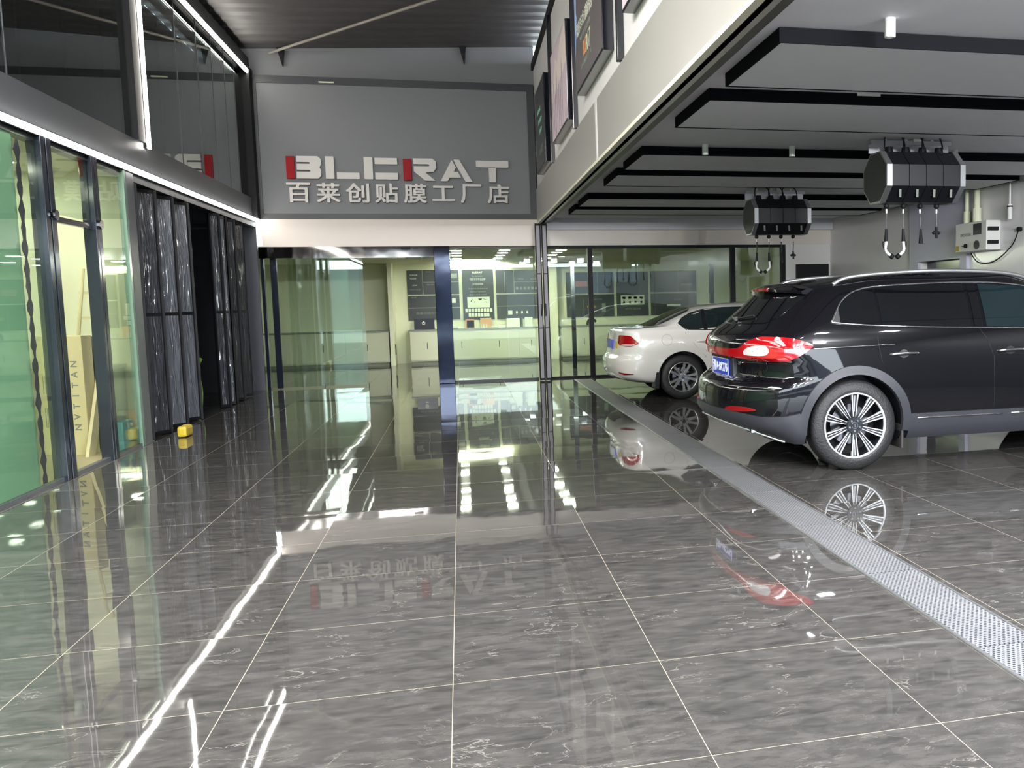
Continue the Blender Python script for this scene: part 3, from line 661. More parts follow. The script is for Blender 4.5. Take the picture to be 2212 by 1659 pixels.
# stored things in the gap
t = thing('hanging_carton', 'brown carton in the dark gap between the folding panels', 'carton', (-3.75, 14.1, 1.02)); obj('body', box(-.15, .15, -.15, .15, 0, .26, bev=.01), M['brown'], t)
b = B(); bx(b, -3.9, -3.6, 13.95, 14.3, 0, 1.02); tag(obj('storage_stand', b, M['black']), 'black stand under the brown carton in the gap', 'stand')
b = B(); tube(b, catm([(-3.55, 13.85, 0), (-3.53, 13.9, .3), (-3.56, 13.88, .6), (-3.52, 13.95, .75)]), .035); tag(obj('rolled_film', b, mat('lime', (110, 150, 70), .5, var=.2)), 'small green roll standing in the dark gap', 'roll')

# ================================================================== OFFICE THINGS SEEN THROUGH THE LEFT GLASS
tag(obj('green_curtain', box(XL - .035, XL - .015, 4.0, 8.43, .02, 2.85), M['green']), 'large green film sheet hanging behind the leftmost glass', 'curtain')
b = B(); pr = None
for k in range(60):
    z = .05 + k * 2.75 / 59; wv = .045 + .02 * math.sin(k * 1.9) + .012 * math.sin(k * 5.1)
    A = [b.verts.new((XL + .016, 8.44 - wv, z)), b.verts.new((XL + .016, 8.44 + wv * .6, z))]
    if pr: b.faces.new((pr[0], pr[1], A[1], A[0]))
    pr = A
ret = bmesh.ops.extrude_face_region(b, geom=b.faces[:]); bmesh.ops.translate(b, vec=(.003, 0, 0), verts=[v for v in ret['geom'] if isinstance(v, bmesh.types.BMVert)])
tag(obj('edge_tape', fixn(b), M['dark']), 'ragged black tape strip down the edge of the green film', 'tape')
t = thing('tall_carton', 'tall pale carton with a column of print, leaning inside the open office door', 'carton', (-3.86, 10.32, .006), math.radians(-14))
obj('body', box(-.23, .22, 0, .16, 0, 1.19, bev=.006), M['box'], t)
for k, ch in enumerate('NVTITAN'):
    bb = text_bm(ch, .09, .001, bold=.002); place(bb, (.13, -.002, .28 + k * .105), (0, 0, 1), (-1, 0, 0)); obj('lettering', bb, M['greyp'], t)
b = B()
for k in range(4): bx(b, -.19 + k * .018, -.185 + k * .018, -.003, 0, .28 - .0, .48); bx(b, -.19 + k * .022, -.185 + k * .022, -.003, 0, .62, .80)
obj('small_print', b, M['greyp'], t)
t = thing('dark_board', 'dark grey board leaning behind the tall pale carton', 'board', (-3.86, 10.66, .006)); obj('sheet', box(0, .33, 0, .03, 0, 1.17), mat('board_grey', (92, 92, 86), .5, var=.1), t)
b = B(); prism(b, [(0, 0), (.09, 0), (.42, 1.28), (.36, 1.30)], 0, .03, lambda u, v, w: Vector((-3.64 + u * .25, 10.12 + u * 1.3, .006 + v)) + Vector((w, 0, 0)))
tag(obj('leaning_plank', fixn(b), M['box']), 'pale plank leaning diagonally behind the office glass', 'plank')
t = thing('cyan_bin', 'small cyan plastic bin on the office floor behind the glass', 'bin', (-3.43, 10.46, .006)); obj('body', box(-.05, .05, -.06, .24, 0, .30, bev=.015), M['cyan'], t); obj('grip', box(.051, .055, .05, .11, .17, .21), M['dark'], t)
t = thing('office_cabinet', 'low pale cabinet with a ledge at the back of the office', 'cabinet', (-4.25, 10.74, .006)); obj('body', box(-.5, .7, 0, .38, 0, .82), M['cab'], t); obj('top', box(-.52, .72, -.02, .38, .82, .86), M['paper'], t)
t = thing('step_ladder', 'pale step ladder standing on the cabinet side behind the glass', 'ladder', (-3.75, 10.72, .87))
b = B(); tube(b, [(-.12, 0, 0), (-.02, .1, 1.0)], .018); tube(b, [(.18, 0, 0), (.06, .1, 1.0)], .018); obj('rail', b, M['box'], t)
for k in range(3): b = B(); bx(b, -.11 + .02 * k, .16 - .025 * k, .02 + .03 * k, .07 + .03 * k, .22 + .26 * k, .25 + .26 * k); obj('step', b, M['box'], t)

# ================================================================== SHOWROOM CONTENTS
K = (yb2 - .02) / 22.9
def sx(x): return x * K
def sz(z): return CH + (z - CH) * K
def board(x0, x1, z0, z1, label, lines=(), m=None):
    t = thing('wall_board', label, 'poster', (sx(x0), yb2 - .03, sz(z0)), 0, 'dark boards on the showroom wall')
    w, h = sx(x1) - sx(x0), sz(z1) - sz(z0)
    obj('panel', box(0, w, 0, .03, 0, h), m or M['poster'], t)
    for ln in lines:
        kind, u, v, a, c = ln[:5]
        if kind == 't':
            bb = text_bm(ln[5], .1, .001); fit(bb, a * w, c * h); place(bb, (u * w, -.002, v * h), (1, 0, 0), (0, 0, 1)); obj('lettering', bb, ln[6] if len(ln) > 6 else M['paper'], t)
        else: obj('print_block', box((u - a / 2) * w, (u + a / 2) * w, -.003, 0, (v - c / 2) * h, (v + c / 2) * h), ln[5], t)
    return t
P_, G_ = M['paper'], M['greyp']
gfl = mat('print_gold', (170, 130, 50), .5, var=.3, vscale=20)
board(-1.21, -.86, 1.665, 2.235, 'dark board at the top left of the showroom wall, with two short pale lines', [('t', .45, .80, .5, .07, '百莱创膜'), ('t', .4, .66, .42, .07, '专业贴膜'), ('t', .5, .38, .3, .06, '品牌'), ('t', .5, .2, .75, .06, '1998-2023', G_)])
board(-.84, -.02, 1.665, 2.235, 'dark board second in the top row, behind the steel door post', [('t', .15, .93, .15, .05, '漆面', G_), ('b', .5, .5, 1, .02, G_), ('t', .2, .4, .2, .05, '隐形', G_), ('b', .86, .75, .2, .2, G_)])
board(-1.21, -.02, 1.055, 1.635, 'wide dark board at the lower left of the showroom wall, above the black display', [('t', .12, .93, .1, .05, '车衣', G_), ('b', .5, .5, 1, .03, G_), ('t', .4, .28, .5, .10, '百莱创隐形车衣', G_), ('b', .85, .78, .15, .2, P_)])
t = board(.057, .79, 1.03, 2.24, 'tall dark board with a white map and rows of small cards, right of the steel post',
      [('t', .5, .94, .32, .035, 'BLERAT', P_), ('t', .5, .865, .35, .03, '百莱创简介', G_), ('t', .5, .805, .52, .055, '“隐形车衣专业品牌”', P_), ('t', .5, .71, .35, .045, '全球服务网络', P_), ('t', .5, .62, .62, .03, '专注汽车漆面保护膜', G_), ('t', .5, .56, .5, .03, '研发生产销售服务', G_), ('t', .5, .5, .55, .03, '覆盖全国各大城市', G_),
       ('b', .5, .35, .72, .21, P_)])
w_, h_ = sx(.79) - sx(.057), sz(2.24) - sz(1.03)
for r_, (n_, v_) in enumerate(((9, .19), (7, .10))):
    for k in range(n_):
        u_ = .5 + (k - (n_ - 1) / 2) * .098
        obj('card', box((u_ - .04) * w_, (u_ + .04) * w_, -.003, 0, (v_ - .035) * h_, (v_ + .035) * h_), P_, t)
b = B()
for pl in ([(.24, .37), (.30, .41), (.33, .43), (.27, .36)], [(.35, .36), (.39, .36), (.38, .34)], [(.48, .42), (.62, .43), (.6, .40), (.54, .385)], [(.62, .43), (.78, .395), (.7, .40)], [(.74, .36), (.77, .35), (.755, .33)]):
    prism(b, [(u * w_, v * h_) for u, v in pl], -.006, -.003, lambda u, v, w: Vector((u, w, v)))
obj('map_land', fixn(b), M['dark'], t)
board(.85, 1.27, 1.665, 2.215, 'dark board in the top row just right of the tall map board', [('b', .5, .5, .03, .9, G_)])
board(1.29, 1.9, 1.665, 2.215, 'dark board in the top row with a line of small product pictures', [('t', .5, .6, .8, .08, '1998 — 2023', G_), ('b', .5, .48, 1, .02, G_)] + [('b', .1 + .15 * k, .2, .09, .12, G_) for k in range(6)])
board(.85, 1.9, 1.04, 1.635, 'dark board in the bottom row above the white tablet stands', [('b', .5, .52, 1, .02, G_), ('b', .3, .25, .1, .16, P_)] + [('b', .45 + .12 * k, .25, .04, .10, P_) for k in range(3)])
board(2.54, 3.72, 1.62, 2.14, 'dark board with reddish print, right of the folding door', [('b', .32, .45, .25, .25, mat('print_salmon', (176, 120, 104), .5, var=.3, vscale=30)), ('b', .66, .5, .01, 1, G_)])
board(2.54, 3.72, 1.04, 1.59, 'dark board with gold print, right of the folding door, lower row', [('t', .6, .78, .3, .08, '漆面保护膜', G_), ('b', .36, .4, .01, .8, G_), ('b', .52, .45, .18, .12, gfl), ('b', .78, .4, .08, .4, G_)])
board(3.79, 4.60, 1.04, 2.14, 'tall dark board with a white box of emblems, behind the white car', [('b', .5, .36, .74, .22, P_)] + [('b', .23 + .18 * k, .41, .1, .05, G_) for k in range(4)] + [('b', .23 + .18 * k, .31, .06, .04, M['dark']) for k in range(4)] + [('t', .5, .16, .5, .04, '合作品牌', G_)])
board(4.66, 5.85, 1.62, 2.15, 'dark board in the top row farthest right in the showroom', [('b', .78, .35, .25, .08, G_), ('b', .6, .5, .01, 1, G_)])
board(4.66, 5.85, 1.04, 1.59, 'dark board in the bottom row farthest right, partly behind the white roof', [('t', .6, .7, .2, .08, '售后服务', G_), ('b', .5, .45, .3, .1, P_)])
# counters
def counter(x0, x1, label, seams):
    t = thing('counter', label, 'counter', (x0, 22.9, 0))
    w = x1 - x0
    obj('plinth', box(.02, w - .02, .06, .5, 0, .07), mat('plinth_grey', (128, 132, 116), .5, var=.05), t)
    obj('body', box(0, w, .02, .52, .07, .79), M['cab'], t)
    obj('worktop', box(-.02, w + .02, 0, .55, .79, .825), M['cabtop'], t)
    last = 0
    for s in list(seams) + [w]:
        d = obj('door', box(last + .004, s - .004, .0, .02, .10, .77), M['cab'], t)
        obj('handle', box((last + s) / 2 - .006, (last + s) / 2 + .006, -.015, 0, .36, .52), M['dark'], d); last = s
counter(-4.6, -1.68, 'long low counter behind the sliding glass door', (.97, 1.94))
counter(-1.2, 1.95, 'long pale counter under the map board', (.78, 1.6, 2.55))
counter(2.4, 6.9, 'long pale counter behind the two cars', (1.1, 2.2, 3.3))
def onc(name, label, cat, bm_, m, g='small things on the showroom counter'): return tag(obj(name, bm_, m), label, cat, g)
CZ = .826
t = thing('black_display', 'black boxed display on the left end of the counter', 'display', (-.88, 23.15, CZ), 0, 'small things on the showroom counter')
obj('box', box(-.22, .25, -.08, .12, 0, .26), M['blackgl'], t); obj('emblem', place(text_bm('✿', .12, .001), (-.0, -.082, .15), (1, 0, 0), (0, 0, 1)), M['paper'], t)
onc('counter_mat', 'small dark mat beside the steel post on the counter', 'mat', box(-.22, -.08, 23.0, 23.1, CZ, CZ + .02), M['dark'])
t = thing('picture_stand', 'small black picture in an orange edged stand on the counter', 'picture stand', (.15, 23.15, CZ), 0, 'small things on the showroom counter')
obj('frame', box(-.05, .16, 0, .03, 0, .22), mat('orange_edge', (200, 130, 70), .5, var=.1), t); obj('picture', box(-.02, .15, -.004, 0, .01, .19), M['black'], t)
for k in range(4):
    b = B(); cyl(b, (.42 + k * .055, 23.1, CZ), (.42 + k * .055, 23.1, CZ + .10), .018, .013, n=12)
    onc('small_bottle', 'small pale bottle in the row before the map board, %s from the left' % word[k], 'bottle', b, M['paper'])
onc('folded_leaflet', 'folded pale leaflet standing left of the bottles', 'leaflet', box(.30, .38, 23.2, 23.22, CZ, CZ + .2), M['paper'])
onc('orange_case', 'orange and pale case behind the small bottles', 'case', box(.45, .72, 23.22, 23.3, CZ, CZ + .24), mat('case_orange', (206, 160, 120), .5, var=.2, vscale=9))
onc('paper_stack', 'low stack of pale paper right of the case', 'paper', box(.86, 1.04, 23.0, 23.2, CZ, CZ + .07), M['paper'])
onc('large_white_box', 'large pale box on the counter right of the paper stack', 'box', box(1.08, 1.40, 23.1, 23.3, CZ, CZ + .22, bev=.01), M['paper'])
onc('dark_folder', 'dark green folder standing beside the rounded tablet stand', 'folder', box(1.42, 1.47, 23.1, 23.3, CZ, CZ + .22), mat('folder_green', (60, 84, 66), .5, var=.1))
onc('tablet_stand', 'rounded pale tablet stand at the right end of the counter', 'stand', box(1.52, 1.72, 23.15, 23.18, CZ, CZ + .24, bev=.012), M['paper'])
onc('potted_plant', 'small dark plant on the counter behind the black floor post', 'plant', tube(B(), catm([(3.08, 23.2, CZ), (3.1, 23.2, CZ + .1), (3.2, 23.2, CZ + .16), (3.3, 23.2, CZ + .08)]), .03), M['dark'])
for x, y, z1, lb in ((2.34, 19.85, 2.22, 'slim black post standing inside the shop glass, left of the white car'), (5.42, 19.85, 2.2, 'slim black post standing inside the shop glass, above the white roof')):
    t = thing('display_post', lb, 'post', (x, y, 0), 0, 'black posts in the showroom'); obj('post', box(-.045, .045, -.045, .045, 0, z1, bev=.004), M['mullion'], t)
# lamps
for cx_, nm in ((-.04, 'left'), (.84, 'middle'), (1.9, 'right')):
    for k in range(5):
        t = thing('ceiling_lamp', 'square ceiling lamp of the showroom, %s column, %s from the front' % (nm, word[k]), 'light', (cx_, (17.75, 18.6, 19.6, 20.9, 22.3)[k], 2.42), 0, 'square lamps of the showroom')
        obj('frame', box(-.11, .11, -.11, .11, -.012, 0), M['white'], t); obj('diffuser', box(-.09, .09, -.09, .09, -.016, -.012), M['lamp'], t)
t = thing('linear_lamp', 'long white light bar where the showroom ceiling meets the wall', 'light', (-.35, yb2 - .1, 2.35)); obj('tube', box(0, 1.45, 0, .03, 0, .04), M['lamp2'], t)
for k in range(5):
    t = thing('ceiling_lamp', 'square ceiling lamp in the office on the left, %s from the door' % word[k], 'light', (-4.3, 10.3 - k * 1.2, 2.9), 0, 'square lamps of the office')
    obj('frame', box(-.16, .16, -.16, .16, -.012, 0), M['white'], t); obj('diffuser', box(-.14, .14, -.14, .14, -.016, -.012), M['lamp2'], t)
tag(obj('wall_sensor', box(-1.545, -1.53, 22.6 + .3, 23.0, .25, .5), M['dark']), 'small dark box low on the partition edge behind the sliding door', 'sensor')

# ================================================================== CARS
def pch(tab):
    """monotone cubic through (x, y) pairs"""
    xs = [p[0] for p in tab]; ys_ = [p[1] for p in tab]; n = len(xs)
    d = [(ys_[i + 1] - ys_[i]) / (xs[i + 1] - xs[i]) for i in range(n - 1)]
    mm = [d[0]] + [0 if d[i - 1] * d[i] <= 0 else 2 * d[i - 1] * d[i] / (d[i - 1] + d[i]) for i in range(1, n - 1)] + [d[-1]]
    def f(x):
        if x <= xs[0]: return ys_[0]
        if x >= xs[-1]: return ys_[-1]
        i = 0
        while x > xs[i + 1]: i += 1
        h = xs[i + 1] - xs[i]; t = (x - xs[i]) / h
        return (2 * t ** 3 - 3 * t * t + 1) * ys_[i] + (t ** 3 - 2 * t * t + t) * h * mm[i] + (-2 * t ** 3 + 3 * t * t) * ys_[i + 1] + (t ** 3 - t * t) * h * mm[i + 1]
    return f
class Car:
    def __init__(s, rear, front, width, ar, af, n, zlist, hubs, R, bulge):
        s.xr, s.xf, s.w, s.ar, s.af, s.n = pch(rear), pch(front), pch(width), pch(ar), pch(af), pch(n)
        s.zs, s.hubs, s.R, s.bg = zlist, hubs, R, bulge
    def side(s, x, z):
        """half width at length x and height z"""
        a, b, n = s.ar(z), s.af(z), s.n(z)
        d = max(0, min(1, (s.xr(z) + a - x) / a)); e = max(0, min(1, (x - s.xf(z) + b) / b))
        y = s.w(z) * (1 - d ** n) ** (1 / n) * (1 - e ** n) ** (1 / n)
        for h in s.hubs:
            y += s.bg * math.exp(-((x - h) / .46) ** 2) * math.exp(-((z - s.R * 1.7) / .22) ** 2) * (1 - d)
        return y
    def S(s, x, z, sg=1): return Vector((x, -sg * s.side(x, z), z))
    def T(s, th, z, sg=1):
        """wraps round the tail; th 0 = centre line, 90 = start of the flank"""
        if th < 0: th = -th; sg = -sg
        a, n = s.ar(z), s.n(z); k = math.radians(min(th, 90)); c_ = max(0, math.cos(k)) ** (2 / n)
        x = s.xr(z) + a * (1 - c_) + max(0, th - 90) / 90 * 1.0
        if th < 60: return Vector((x, -sg * s.w(z) * math.sin(k) ** (2 / n), z))
        return Vector((x, -sg * s.side(x, z), z))
    def Rr(s, y, z, sg=1):
        n = s.n(z); q = min(1, abs(y) / s.w(z)); return Vector((s.xr(z) + s.ar(z) * (1 - (1 - q ** n) ** (1 / n)), y, z))
    def nrm(s, F, u, z, sg, e=.01):
        p = F(u, z, sg); du = F(u + (e if F == s.S or F == s.Rr else .5), z, sg) - F(u - (e if F == s.S or F == s.Rr else .5), z, sg)
        dz = F(u, z + e, sg) - F(u, z - e, sg); n = du.cross(dz)
        if n.length < 1e-9: return Vector((-1, 0, 0))
        n.normalize(); ref = Vector((p.x - (s.xr(z) + 1.2), p.y, .0))
        if n.dot(ref) < 0: n = -n
        return n
    def patch(s, F, cols, m, name, parent, off=.006, nc=24, nr=6, sg=1, thick=.015, lin_=False):
        """panel lying on the body between lower and upper border; cols = [(u, zlo, zhi)]"""
        us = [c[0] for c in cols]
        flo = pch([(c[0], c[1]) for c in cols]) if not lin_ else None; fhi = pch([(c[0], c[2]) for c in cols]) if not lin_ else None
        def li(u, k):
            for a, b_ in zip(cols, cols[1:]):
                if u <= b_[0] + 1e-9: t = (u - a[0]) / (b_[0] - a[0]); return a[k] + (b_[k] - a[k]) * t
            return cols[-1][k]
        b = B(); G = []
        for i in range(nc + 1):
            u = us[0] + (us[-1] - us[0]) * i / nc
            lo = flo(u) if flo else li(u, 1); hi = fhi(u) if fhi else li(u, 2)
            G.append([(u, lo + (hi - lo) * j / nr) for j in range(nr + 1)])
        out = [[None] * (nr + 1) for _ in G]; inn = [[None] * (nr + 1) for _ in G]
        for i, r in enumerate(G):
            for j, (u, z) in enumerate(r):
                p = F(u, z, sg); n = s.nrm(F, u, z, sg)
                out[i][j] = b.verts.new(p + n * off); inn[i][j] = b.verts.new(p - n * (thick - off))
        for i in range(nc):
            for j in range(nr):
                b.faces.new((out[i][j], out[i + 1][j], out[i + 1][j + 1], out[i][j + 1])); b.faces.new((inn[i][j], inn[i][j + 1], inn[i + 1][j + 1], inn[i + 1][j]))
        for i in range(nc):
            b.faces.new((out[i][0], inn[i][0], inn[i + 1][0], out[i + 1][0])); b.faces.new((out[i][nr], out[i + 1][nr], inn[i + 1][nr], inn[i][nr]))
        for j in range(nr):
            b.faces.new((out[0][j], out[0][j + 1], inn[0][j + 1], inn[0][j])); b.faces.new((out[nc][j], inn[nc][j], inn[nc][j + 1], out[nc][j + 1]))
        bmesh.ops.remove_doubles(b, verts=b.verts, dist=1e-5)
        o = obj(name, fixn(b), m, parent, smooth=True)
        for p in o.data.polygons: p.use_smooth = True
        sharp(o); return o
    def line(s, F, pts, r, m, name, parent, sg=1, off=.002, n=8):
        """thin moulding following the body through (u, z) points"""
        pp = [s.paint(F, u, z, sg, off) for u, z in pts]
        return obj(name, tube(B(), pp, r, n), m, parent, smooth=True)
    def paint(s, F, u, z, sg, off): return F(u, z, sg) + s.nrm(F, u, z, sg) * off
    def body(s, m, parent, K=16, L=40):
        b = B(); rings = []
        for z in s.zs:
            ring = []
            for k in range(K):
                ring.append(s.T(90 * k / K, z, 1))
            x0, x1 = s.xr(z) + s.ar(z), s.xf(z) - s.af(z)
            for k in range(L + 1):
                x = x0 + (x1 - x0) * k / L; ring.append(Vector((x, -s.side(x, z), z)))
            for k in range(1, K + 1):
                t = math.radians(90 - 90 * k / K); c_ = max(0, math.cos(t)) ** (2 / s.n(z)); ring.append(Vector((s.xf(z) - s.af(z) * (1 - c_), -s.w(z) * math.sin(t) ** (2 / s.n(z)), z)))
            full = ring + [Vector((p.x, -p.y, p.z)) for p in reversed(ring[1:-1])]
            rings.append([b.verts.new(p) for p in full])
        N = len(rings[0])
        for A, C in zip(rings, rings[1:]):
            for k in range(N): b.faces.new((A[k], A[(k + 1) % N], C[(k + 1) % N], C[k]))
        for ring, rev in ((rings[0], True), (rings[-1], False)):
            h = N // 2
            for k in range(h - 0):
                a, a2 = ring[k], ring[k + 1]; c, c2 = ring[-k % N], ring[(-k - 1) % N]
                vs = [a, a2, c2, c]; vs = [v for i, v in enumerate(vs) if v not in vs[:i]]
                if len(vs) > 2:
                    try: b.faces.new(vs)
                    except ValueError: pass
        o = obj('body', fixn(b), m, parent, smooth=True)
        # wheel wells
        me = B()
        for h in s.hubs:
            for sg in (-1, 1):
                cyl(me, (h, sg * .62, s.R + .005), (h, sg * 1.3, s.R + .005), s.R * 1.14, n=64)
                bx(me, h - s.R * 1.14, h + s.R * 1.14, min(sg * .62, sg * 1.3), max(sg * .62, sg * 1.3), 0, s.R + .005) if False else None
        cut = obj('cutter', fixn(me), M['plastic'])
        md = o.modifiers.new('b', 'BOOLEAN'); md.operation = 'DIFFERENCE'; md.object = cut; md.solver = 'EXACT'
        o.data.materials.append(M['plastic']); cut.parent = parent
        bpy.context.view_layer.update()
        dg = bpy.context.evaluated_depsgraph_get(); nm = bpy.data.meshes.new_from_object(o.evaluated_get(dg)); o.modifiers.clear(); o.data = nm
        bpy.data.objects.remove(cut)
        sharp(o, 42); return o
def sharp(o, deg=38):
    bm = B(); bm.from_mesh(o.data)
    for e in bm.edges:
        if len(e.link_faces) == 2 and e.calc_face_angle(0) > math.radians(deg): e.smooth = False
    bm.to_mesh(o.data); bm.free()
def disc(bm, r, x, y, z, y2, n=32): return cyl(bm, (x, y, z), (x, y2, z), r, n=n)

def wheel(car_t, hub, R, rim_r, side_y, sg, style, width=.24):
    """sg=-1: near side (facing -Y)"""
    t = bpy.data.objects.new('wheel', None); col.objects.link(t); t.parent = car_t; t.location = (hub, sg * side_y, R); t.empty_display_size = .1
    y = lambda v: sg * v
    b = B(); w = width
    prof = [(rim_r, y(-.005)), (rim_r + .012, y(-.0)), (R * .80, y(.0)), (R * .93, y(-.012)), (R * .985, y(-.032)), (R, y(-.055)), (R, y(-w + .055)), (R * .985, y(-w + .03)), (R * .93, y(-w + .012)), (rim_r, y(-w))]
    # tread grooves
    pr2 = []
    for (r, yy) in prof[:6]: pr2.append((r, yy))
    g0, g1 = abs(prof[5][1]), abs(prof[6][1])
    for k in range(4):
        c = g0 + (g1 - g0) * (k + .6) / 4.2; pr2 += [(R, y(-c)), (R - .008, y(-c - .003)), (R - .008, y(-c - .008)), (R, y(-c - .011))]
    pr2 += prof[6:]
    lathe(b, pr2, (0, 0, 0), 72); obj('tyre', fixn(b), M['rubber'], t, smooth=True)
    b = B(); lathe(b, [(rim_r - .004, y(-w)), (rim_r - .02, y(-.06)), (rim_r - .012, y(-.02)), (rim_r - .006, y(-.004)), (rim_r + .002, y(-.004)), (rim_r + .002, y(-w))], (0, 0, 0), 72)
    obj('rim_barrel', fixn(b), M['rimd'] if style == 'suv' else M['rims'], t, smooth=True)
    b = B(); lathe(b, [(rim_r - .014, y(-.022)), (rim_r - .012, y(-.001)), (rim_r, y(.001)), (rim_r + .002, y(-.01))], (0, 0, 0), 72)
    obj('rim_edge', fixn(b), M['rimw'] if style == 'suv' else M['rims'], t, smooth=True)
    b = B(); disc(b, rim_r * .62, 0, y(-.15), 0, y(-.13)); obj('brake_disc', b, M['steel'], t)
    b = B(); disc(b, rim_r - .01, 0, y(-w + .02), 0, y(-w + .03)); obj('inner_shield', b, M['black'], t)
    def spoke(b, ang, poly, ya, yb):
        ca, sa = math.cos(ang), math.sin(ang)
        prism(b, poly, ya, yb, lambda u, v, w_: Vector((u * ca - v * sa, w_ - (1 - u / rim_r) * sg * .018, u * sa + v * ca)))
    for k in range(10):
        a = PI / 2 + k * PI / 5
        if style == 'suv':
            b = B(); r0_, r1_ = .055, rim_r - .008; h0, h1 = .014, .031
            spoke(b, a, [(r0_, -h0), (r1_, -h1), (r1_, h1), (r0_, h0)], y(-.035), y(-.014)); fixn(b); sp = obj('spoke', b, M['rimd'], t)
            b = B()
            for q in (-1, 1): spoke(b, a, [(r0_ + .02, q * (h0 - .001)), (r1_, q * (h1 + .001)), (r1_, q * (h1 - .010)), (r0_ + .02, q * (h0 - .006))], y(-.03), y(-.004))
            obj('spoke_edge', fixn(b), M['rimw'], sp)
            b = B(); spoke(b, a, [(r0_ + .06, -.0018), (r1_ - .015, -.0035), (r1_ - .015, .0035), (r0_ + .06, .0018)], y(-.03), y(-.010)); obj('centre_line', fixn(b), M['rimw'], sp)
        else:
            b = B(); tw = .16 if k % 2 else -.16
            ca = a + tw * .35; spoke(b, ca, [(.035, -.012), (rim_r - .006, -.026 + tw * .06), (rim_r - .006, .014 + tw * .06), (.035, .012)], y(-.03), y(-.010)); obj('spoke', fixn(b), M['rims'], t)
    b = B(); disc(b, .062, 0, y(-.05), 0, y(-.022)); obj('hub', b, M['rimd'] if style == 'suv' else M['rims'], t)
    b = B(); disc(b, .027, 0, y(-.03), 0, y(-.014)); cap = obj('hub_cap', b, M['rimd'], t)
    b = B(); lathe(b, [(.028, y(-.018)), (.028, y(-.012)), (.0245, y(-.012)), (.0245, y(-.018))], (0, 0, 0), 28); bx(b, -.003, .003, min(y(-.011), y(-.015)), max(y(-.011), y(-.015)), -.014, .014); obj('cap_ring', fixn(b), M['chrome'], cap)
    for k in range(5):
        a = PI / 2 + PI / 5 + k * 2 * PI / 5; b = B(); disc(b, .0085, .046 * math.cos(a), y(-.03), .046 * math.sin(a), y(-.012), 10); obj('wheel_nut', b, M['chrome'], t)
    return t
def arch_ring(car, t, hub, r1, r2, m, name, sg, off=.014, a0=-8, a1=188, z0=.24, parent=None):
    b = B(); N = 44; pts = []
    for k in range(N + 1):
        a = math.radians(a0 + (a1 - a0) * k / N); row = []
        for r in (r1, r1 + .004, (r1 + r2) / 2, r2 - .004, r2):
            x, z = hub + r * math.cos(a), max(z0, car.R + r * math.sin(a)); e = off if r not in (r1, r2) else -.02
            row.append(b.verts.new(Vector((x, -sg * (car.side(x, z) + e), z))))
        pts.append(row)
    for A, C in zip(pts, pts[1:]):
        for j in range(4): b.faces.new((A[j], A[j + 1], C[j + 1], C[j]))
    o = obj(name, fixn(b), m, t, smooth=True); sharp(o); return o

# ---------------- the dark sport utility car
rear = [(.24, .44), (.30, .32), (.34, .22), (.40, .11), (.48, .065), (.60, .065), (.70, .085), (.745, .13), (.79, .225), (.91, .23), (.95, .165), (1.03, .16), (1.10, .18), (1.15, .23), (1.20, .31), (1.30, .43), (1.40, .54), (1.47, .62), (1.52, .68), (1.55, .80), (1.59, 1.02), (1.62, 1.32), (1.64, 1.65), (1.655, 2.1)]
front = [(.24, 4.55), (.35, 4.74), (.5, 4.80), (.75, 4.80), (.9, 4.72), (.98, 4.5), (1.04, 4.2), (1.10, 3.85), (1.15, 3.68), (1.3, 3.44), (1.45, 3.2), (1.55, 3.0), (1.60, 2.84), (1.64, 2.6), (1.655, 2.35)]
width = [(.24, .88), (.30, .92), (.45, .95), (.65, .965), (.85, .96), (1.0, .95), (1.12, .93), (1.2, .905), (1.3, .865), (1.42, .81), (1.52, .755), (1.58, .70), (1.62, .60), (1.645, .45), (1.655, .25)]
zl = [.24, .27, .30, .34, .38, .43, .48, .54, .60, .66, .70, .72, .74, .76, .78, .80, .84, .88, .92, .96, 1.0, 1.03, 1.06, 1.09, 1.12, 1.15, 1.18, 1.21, 1.25, 1.30, 1.35, 1.40, 1.44, 1.47, 1.50, 1.52, 1.54, 1.56, 1.575, 1.59, 1.605, 1.62, 1.63, 1.64, 1.648, 1.655]
suv = Car(rear, front, width, [(.24, .2), (.30, .32), (.34, .42), (.40, .52), (.5, .565), (.75, .54), (.9, .48), (1.1, .47), (1.3, .45), (1.5, .40), (1.6, .5), (1.655, .25)], [(.24, .8), (.9, .9), (1.1, .5), (1.3, .45), (1.55, .4), (1.655, .2)],
          [(.24, 2.5), (.6, 2.5), (1.1, 2.4), (1.3, 2.3), (1.6, 2.2), (1.655, 2.1)], zl, (1.07, 3.92), .375, .018)
t = thing('car', 'black sport utility car with red rear light bar, in front of the white car', 'car', (2.035, 7.905, 0))
suv.body(M['suv'], t)
